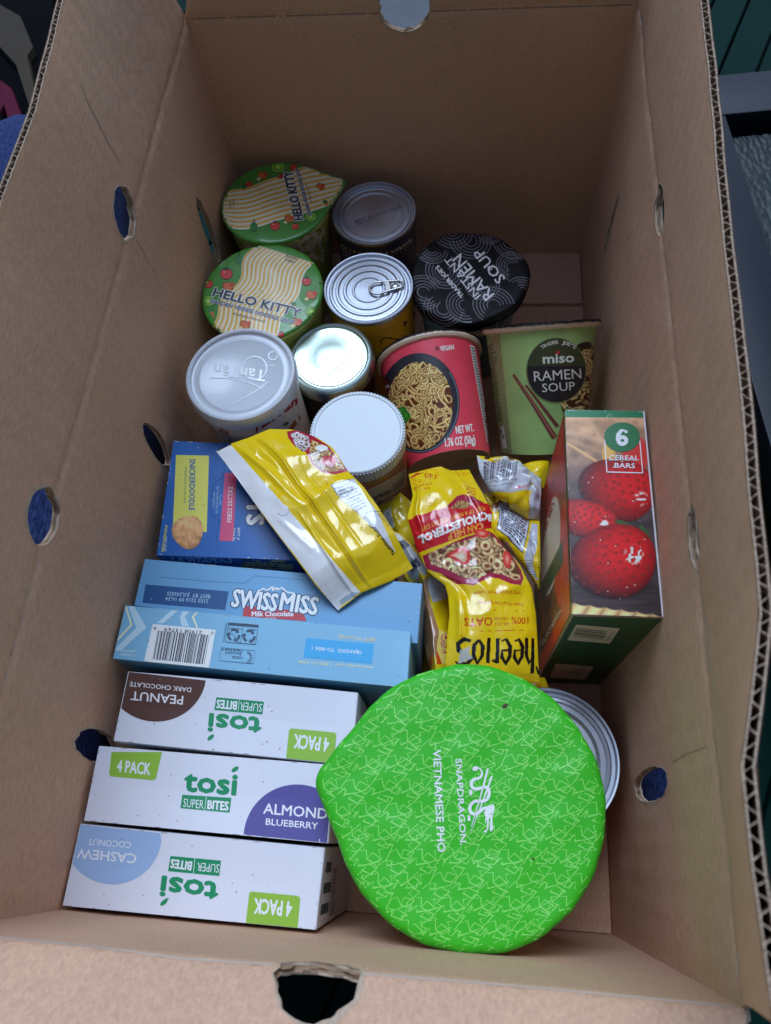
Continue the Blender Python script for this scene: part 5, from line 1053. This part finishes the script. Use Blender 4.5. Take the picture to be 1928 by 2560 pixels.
pouch('snack_pouch', 'crumpled white and yellow pouch with a barcode behind the cereal carton', 'pouch', W5, [(75, 110), (300, 150), (560, 130), (720, 190), (900, 360), (1060, 470)], [(1060, 470), (1065, 700), (1050, 900), (1040, 1110)], [(400, 830), (640, 950), (850, 1092), (1040, 1110)], [(75, 110), (110, 330), (180, 500), (250, 640), (360, 720), (400, 830)], zf, a, YEL, 120, 120, bulge=.006, wr=.0032, seed=3, thick=.016, rough=.24, coat=.4, wscale=70, creases=((.5, 0, .45, .3, -.004, .06), (.75, .2, .8, .9, -.003, .04), (.1, .3, .9, .36, .002, .04), (.6, .3, .95, .5, .003, .05)))
a = Art(W5)
pouch('snack_pouch', 'plain yellow pouch tucked behind the crumpled barcode pouch', 'pouch', W5, [(720, 270), (900, 225), (1190, 185)], [(1190, 185), (1180, 400), (1120, 620)], [(800, 640), (980, 640), (1120, 620)], [(720, 270), (760, 450), (800, 640)], lambda u, v: .072, a, YEL, 60, 60, bulge=.010, wr=.002, seed=4, thick=.012, rough=.22, coat=.5)
# pouch with the ingredients panel
a = Art(W5); IP = (176, 182, 214)
a.poly([(385, 855), (560, 925), (880, 1140), (770, 1650), (380, 1260), (420, 1050)], IP, 1); a.stroke([(385, 855), (420, 1050), (380, 1260), (770, 1650), (880, 1140)], 12, (30, 32, 50), 2); a.lines((440, 930), (860, 1160), (430, 1250), (770, 1620), 10, (40, 44, 74), 3, fill=.62, ragged=.15)
a.poly([(915, 1170), (1010, 1180), (1000, 1500), (930, 1800), (1030, 2050), (860, 1880), (800, 1700)], (166, 172, 204), 1); a.poly([(270, 880), (380, 850), (415, 960), (330, 1000)], (150, 100, 66), 1)
for i in range(12): a.stroke([(740+i*18, 1740+i*38), (1040, 1770+i*36)], 7, (120, 100, 40), 2)
a.poly([(460, 1420), (600, 1600), (760, 1800), (900, 1990), (1010, 2160), (1020, 2100), (700, 1700), (560, 1480)], (150, 120, 104), 1)
pouch('snack_pouch', 'yellow pouch with a white ingredients panel and zigzag cut end', 'pouch', W5, [(180, 690), (400, 800), (640, 940), (850, 1085), (1040, 1120)], [(1040, 1120), (1050, 1500), (1055, 1850), (1045, 2170)], [(1000, 2170), (1020, 2172), (1045, 2170)], [(180, 690), (280, 900), (300, 1050), (290, 1240), (350, 1365), (470, 1430), (600, 1600), (760, 1800), (900, 1990), (1000, 2170)], lambda u, v: .088+.006*math.sin(math.pi*v), a, YEL, 110, 170, bulge=.007, wr=.0024, seed=5, thick=.02, rough=.22, coat=.5, wscale=60, creases=((.3, .3, .9, .32, .002, .04), (.85, .2, .8, .8, -.003, .05)))
# pouch standing on edge beside the blue cartons
a = Art(Z6)
a.poly([(100, 730), (180, 760), (420, 1090), (400, 1150), (300, 1010)], (186, 194, 220), 1); a.lines((150, 770), (185, 762), (370, 1120), (410, 1100), 2, (60, 64, 90), 2, fill=.4); a.poly([(430, 1160), (620, 1260), (640, 1340), (470, 1395), (430, 1250)], (178, 188, 220), 1); a.poly([(395, 1180), (425, 1150), (450, 1400), (520, 1640), (530, 1950), (500, 1850), (460, 1600), (420, 1400)], (150, 112, 84), 1)
a.poly([(520, 1650), (590, 1690), (650, 1800), (640, 1960), (520, 1960)], (214, 190, 110), 1); a.text('Corn', (535, 1700), (560, 1860), 40, (170, 50, 110), 2, bold=.02); a.text('Pops', (565, 1725), (625, 1940), 68, (172, 26, 40), 2, bold=.05, up=(1, -.2)); a.poly([(520, 1830), (560, 1960), (520, 1960)], (186, 70, 30), 2)
pouch('snack_pouch', 'yellow pouch on edge with jagged seam, between the blue cartons and the oat bag', 'pouch', Z6, [(95, 720), (170, 740), (280, 830)], [(280, 830), (400, 1000), (560, 1140), (680, 1250), (700, 1400), (690, 1600), (690, 1800), (700, 2000), (720, 2120)], [(520, 2120), (620, 2130), (720, 2120)], [(95, 720), (250, 900), (345, 1060), (400, 1200), (430, 1400), (470, 1600), (500, 1800), (512, 1960), (520, 2120)], lambda u, v: .092-.016*u+.004*math.sin(v*8), a, YEL, 80, 200, bulge=.004, wr=.002, seed=6, thick=.022, rough=.22, coat=.5)
a = Art(Z6); a.poly([(40, 560), (110, 525), (150, 700), (90, 720)], (180, 186, 204), 1); a.lines((60, 580), (110, 555), (95, 700), (140, 690), 8, (60, 64, 84), 2)
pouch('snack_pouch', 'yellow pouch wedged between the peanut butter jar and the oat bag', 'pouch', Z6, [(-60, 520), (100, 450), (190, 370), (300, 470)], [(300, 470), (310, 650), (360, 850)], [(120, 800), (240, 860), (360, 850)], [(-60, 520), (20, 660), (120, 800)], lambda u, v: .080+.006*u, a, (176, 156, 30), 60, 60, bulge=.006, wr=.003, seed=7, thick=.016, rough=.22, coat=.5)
a = Art(Z6); a.text('04 2028', (420, 1500), (440, 1720), 26, (20, 20, 20), 1, bold=.02, up=(1, -.1)); a.text('17:45', (400, 1640), (415, 1790), 22, (20, 20, 20), 1, bold=.02, up=(1, -.1))
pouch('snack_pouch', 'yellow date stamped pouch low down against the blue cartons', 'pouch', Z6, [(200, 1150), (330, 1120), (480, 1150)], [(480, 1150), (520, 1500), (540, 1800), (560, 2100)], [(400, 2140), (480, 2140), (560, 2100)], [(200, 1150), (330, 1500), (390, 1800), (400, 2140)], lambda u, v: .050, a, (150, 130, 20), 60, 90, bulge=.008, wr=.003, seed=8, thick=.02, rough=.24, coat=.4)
a = Art(Z6); a.text('Gluten Free', (1480, 2160), (1180, 2150), 50, (170, 90, 20), 1, bold=.02, up=(0, 1)); a.lines((1300, 2190), (1480, 2185), (1310, 2230), (1490, 2225), 2, (60, 44, 20), 1)
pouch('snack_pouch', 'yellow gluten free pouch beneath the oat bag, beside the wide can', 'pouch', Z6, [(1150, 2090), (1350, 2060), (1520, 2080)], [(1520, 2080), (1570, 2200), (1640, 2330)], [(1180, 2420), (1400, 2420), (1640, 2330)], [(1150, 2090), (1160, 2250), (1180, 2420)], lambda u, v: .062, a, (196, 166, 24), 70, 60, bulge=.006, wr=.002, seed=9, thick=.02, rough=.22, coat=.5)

# ================================================================== the place around the box
GZ = FLOOR-.0098                                      # deck level: the box stands on it
deck = part('deck', [(-6, -5, GZ-.03), (7, -5, GZ-.03), (7, 9, GZ-.03), (-6, 9, GZ-.03)], [(0, 1, 2, 3)], mat('deck_base', (.004, .012, .010), .8)); deck['kind'] = 'structure'
M_DECK = mat('deck_paint', (.0025, .022, .017), .8, 0, .0, spec=.1, bump=.5, bscale=30, mottle=.25, mscale=14)
dd = math.radians(69); dx, dy = math.cos(dd), math.sin(dd); wb = .041
me0 = None
for i in range(-58, 60):
    if me0 is None:
        bm = bmesh.new(); bmesh.ops.create_cube(bm, size=1.0); bmesh.ops.scale(bm, vec=(5.0, wb-.003, .022), verts=bm.verts); bmesh.ops.bevel(bm, geom=list(bm.edges), offset=.0015, segments=1, affect='EDGES'); me0 = bpy.data.meshes.new('plank'); bm.to_mesh(me0); bm.free(); me0.materials.append(M_DECK)
    o = bpy.data.objects.new('plank', me0); COL.objects.link(o); o.parent = deck; o.rotation_euler = (0, 0, dd); o.location = (.51+dy*wb*(i+.5), .9-dx*wb*(i+.5), GZ-.0112)
# side table with a textured glass top
tz = .10; c0, c1, c2 = at(1800, 252, tz), at(1928, 246, tz), at(1905, 560, tz)
g0 = at(1815, 285, tz)[:2]; g1 = at(1905, 560, tz)[:2]; ey = (g0-g1)/np.linalg.norm(g0-g1); ex = np.array([ey[1], -ey[0]]); fw = .046; TL_ = .85; TW = .70
tb = thing('side_table', 'low black metal side table with pebbled glass top', 'table', (*(g0+ex*TW/2-ey*TL_/2), GZ))
M_BLK = mat('black_powder_coat', (.006, .008, .016), .45, 0, .0, spec=.25, bump=.15, bscale=300)
def bar(name, o, u, v, lu, lv, z0, z1, m, parent):
    o, u, v = (np.array(x, float) for x in (o, u, v)); P = [o, o+u*lu, o+u*lu+v*lv, o+v*lv]
    return box_mesh(name, P[::-1], z0, z1, [m], parent, bev=.002)
bar('frame_rail', g0-ex*fw-ey*TL_, ex, ey, fw-.0005, TL_-.0005, tz-.03, tz, M_BLK, tb); bar('frame_rail', g0+ex*TW-ey*TL_, ex, ey, fw, TL_-.0005, tz-.03, tz, M_BLK, tb)
bar('frame_rail', g0-ex*fw, ex, ey, TW+2*fw, .055, tz-.0302, tz-.0002, M_BLK, tb); bar('frame_rail', g0-ex*fw-ey*(TL_+.055), ex, ey, TW+2*fw, .0545, tz-.0302, tz-.0002, M_BLK, tb)
n1 = 300; V, F = [], []
for j in range(n1+1):
    for i in range(n1+1):
        p = g0+ex*TW*(i/n1)*.6-ey*(.012+(TL_-.012)*j/n1); q = Vector((p[0]*300, p[1]*220, 0)); w = -abs(mnoise.noise(q))*.0030-abs(mnoise.noise(q*1.9))*.0018; V.append((p[0], p[1], tz-.016+w))
F = [(j*(n1+1)+i, (j+1)*(n1+1)+i, (j+1)*(n1+1)+i+1, j*(n1+1)+i+1) for j in range(n1) for i in range(n1)]
part('glass_pane', V, F, mat('pebbled_glass', (.022, .030, .030), .42, 0, .0, spec=.22), tb, smooth=True)
for s1, s2 in ((-fw*.5, -.03), (TW+fw*.3, -.03), (-fw*.5, -TL_+.02), (TW+fw*.3, -TL_+.02)):
    p = g0+ex*s1+ey*s2; box_mesh('leg', [p+np.array(q)*.012 for q in ((-1, 1), (1, 1), (1, -1), (-1, -1))], GZ, tz-.031, [M_BLK], tb)
# unseen wall added behind the seat to block light from the near side
M_WALL = mat('shade_wall_paint', (.012, .045, .036), .6, mottle=.2, mscale=6)
for nm, o_, s_ in (('added_shade_wall', (.2, -1.05, 1.2), (7.0, .10, 2.6)),):
    x, y, z = (v/2 for v in s_); V = [(o_[0]+i*x, o_[1]+j*y, o_[2]+k*z) for k in (-1, 1) for i, j in ((-1, -1), (1, -1), (1, 1), (-1, 1))]
    w = part(nm, V, [(3, 2, 1, 0), (4, 5, 6, 7), (0, 1, 5, 4), (1, 2, 6, 5), (2, 3, 7, 6), (3, 0, 4, 7)], M_WALL, loc=(o_[0], o_[1], o_[2]-z)); w['kind'] = 'structure'
# pale paving beyond the deck edge
pv = part('paving', [(.01, .93, GZ+.004), (.32, .93, GZ+.004), (.32, 3.0, GZ+.004), (.01, 3.0, GZ+.004)], [(0, 1, 2, 3)], mat('paving_stone', (.10, .105, .115), .8, bump=.4, bscale=60, mottle=.2, mscale=20)); pv['kind'] = 'structure'
# the person sitting with the box between the knees: denim legs
def limb_mesh(name, chains, m):
    me = bpy.data.meshes.new(name); V, E, Rr = [], [], []
    root = None
    for ch in chains:
        prev = None
        for (p, r) in ch:
            if isinstance(p, int): prev = p; continue
            V.append(p); Rr.append(r); k = len(V)-1
            if prev is not None: E.append((prev, k))
            prev = k
    me.from_pydata(V, E, []); o = bpy.data.objects.new(name, me); COL.objects.link(o)
    sk = o.modifiers.new('skin', 'SKIN'); sk.use_smooth_shade = True
    for i, r in enumerate(Rr): me.skin_vertices[0].data[i].radius = (r, r)
    me.skin_vertices[0].data[0].use_root = True
    sb = o.modifiers.new('sub', 'SUBSURF'); sb.levels = 2; sb.render_levels = 2
    me.materials.append(m); return o
M_DEN = bpy.data.materials.new('denim'); M_DEN.use_nodes = True; nt = M_DEN.node_tree; pb = nt.nodes['Principled BSDF']; pb.inputs['Roughness'].default_value = .9; pb.inputs['Specular IOR Level'].default_value = .1
tc = nt.nodes.new('ShaderNodeTexCoord'); mp = nt.nodes.new('ShaderNodeMapping'); mp.inputs['Scale'].default_value = (900, 160, 900); n = nt.nodes.new('ShaderNodeTexNoise'); n.inputs['Scale'].default_value = 1.0; n.inputs['Detail'].default_value = 4
nt.links.new(tc.outputs['Object'], mp.inputs[0]); nt.links.new(mp.outputs[0], n.inputs['Vector']); cr = nt.nodes.new('ShaderNodeValToRGB'); cr.color_ramp.elements[0].position = .35; cr.color_ramp.elements[1].position = .65
cr.color_ramp.elements[0].color = (.010, .017, .062, 1); cr.color_ramp.elements[1].color = (.040, .060, .165, 1); nt.links.new(n.outputs['Fac'], cr.inputs[0]); nt.links.new(cr.outputs[0], pb.inputs['Base Color'])
per = limb_mesh('person', [[((.16, -.40, .16), .10), ((.02, -.38, .17), .10), ((-.07, -.20, .16), .10), ((-.108, .10, .110), .104), ((-.112, .34, .105), .106), ((-.152, .52, .150), .082), ((-.160, .585, .140), .078), ((-.165, .61, .07), .06), ((-.16, .60, .01), .045)], [(0, 0), ((.30, -.40, .11), .085), ((.34, -.25, .06), .055), ((.385, .0, .030), .034), ((.392, .10, .032), .036), ((.39, .15, .03), .034)], [(0, 0), ((.17, -.22, .11), .11), ((.165, -.10, .07), .075)]], M_DEN)
tag(per, 'seated person in blue denim jeans with legs around the box', 'person')
# striped folded cloth on the dark ground behind the knee
M_DARK = mat('dark_bag_cloth', (.003, .003, .004), .9, spec=.05, bump=.4, bscale=80)
def slabpoly(name, pts, z0, z1, m, parent=None):
    P = [at(x, y, z1)[:2] for x, y in pts]; n = len(P); V = [(p[0], p[1], z0) for p in P]+[(p[0], p[1], z1) for p in P]
    return part(name, V, [tuple(range(n-1, -1, -1)), tuple(range(n, 2*n))]+[(i, (i+1) % n, n+(i+1) % n, n+i) for i in range(n)], m, parent)
hg = at(20, 150, .03); sb = thing('beach_bag', 'black cloth bag with tan and pink straps lying behind the knee', 'bag', (hg[0], hg[1], GZ))
slabpoly('bag_body', [(-220, -160), (140, -160), (130, 60), (95, 330), (40, 420), (-220, 420)], GZ, .02, M_DARK, sb)
slabpoly('tan_strap', [(-120, -10), (-20, 0), (50, 40), (82, 118), (68, 140), (90, 240), (75, 270), (40, 160), (-10, 105), (-120, 100)], .0202, .030, mat('strap_tan', (.06, .045, .03), .8, spec=.1, bump=.4, bscale=90), sb)
slabpoly('pink_strap', [(0, 200), (28, 220), (65, 320), (50, 345), (30, 330), (10, 260), (0, 280)], .0202, .030, mat('strap_pink', (.10, .010, .028), .8, spec=.1, bump=.4, bscale=90), sb)
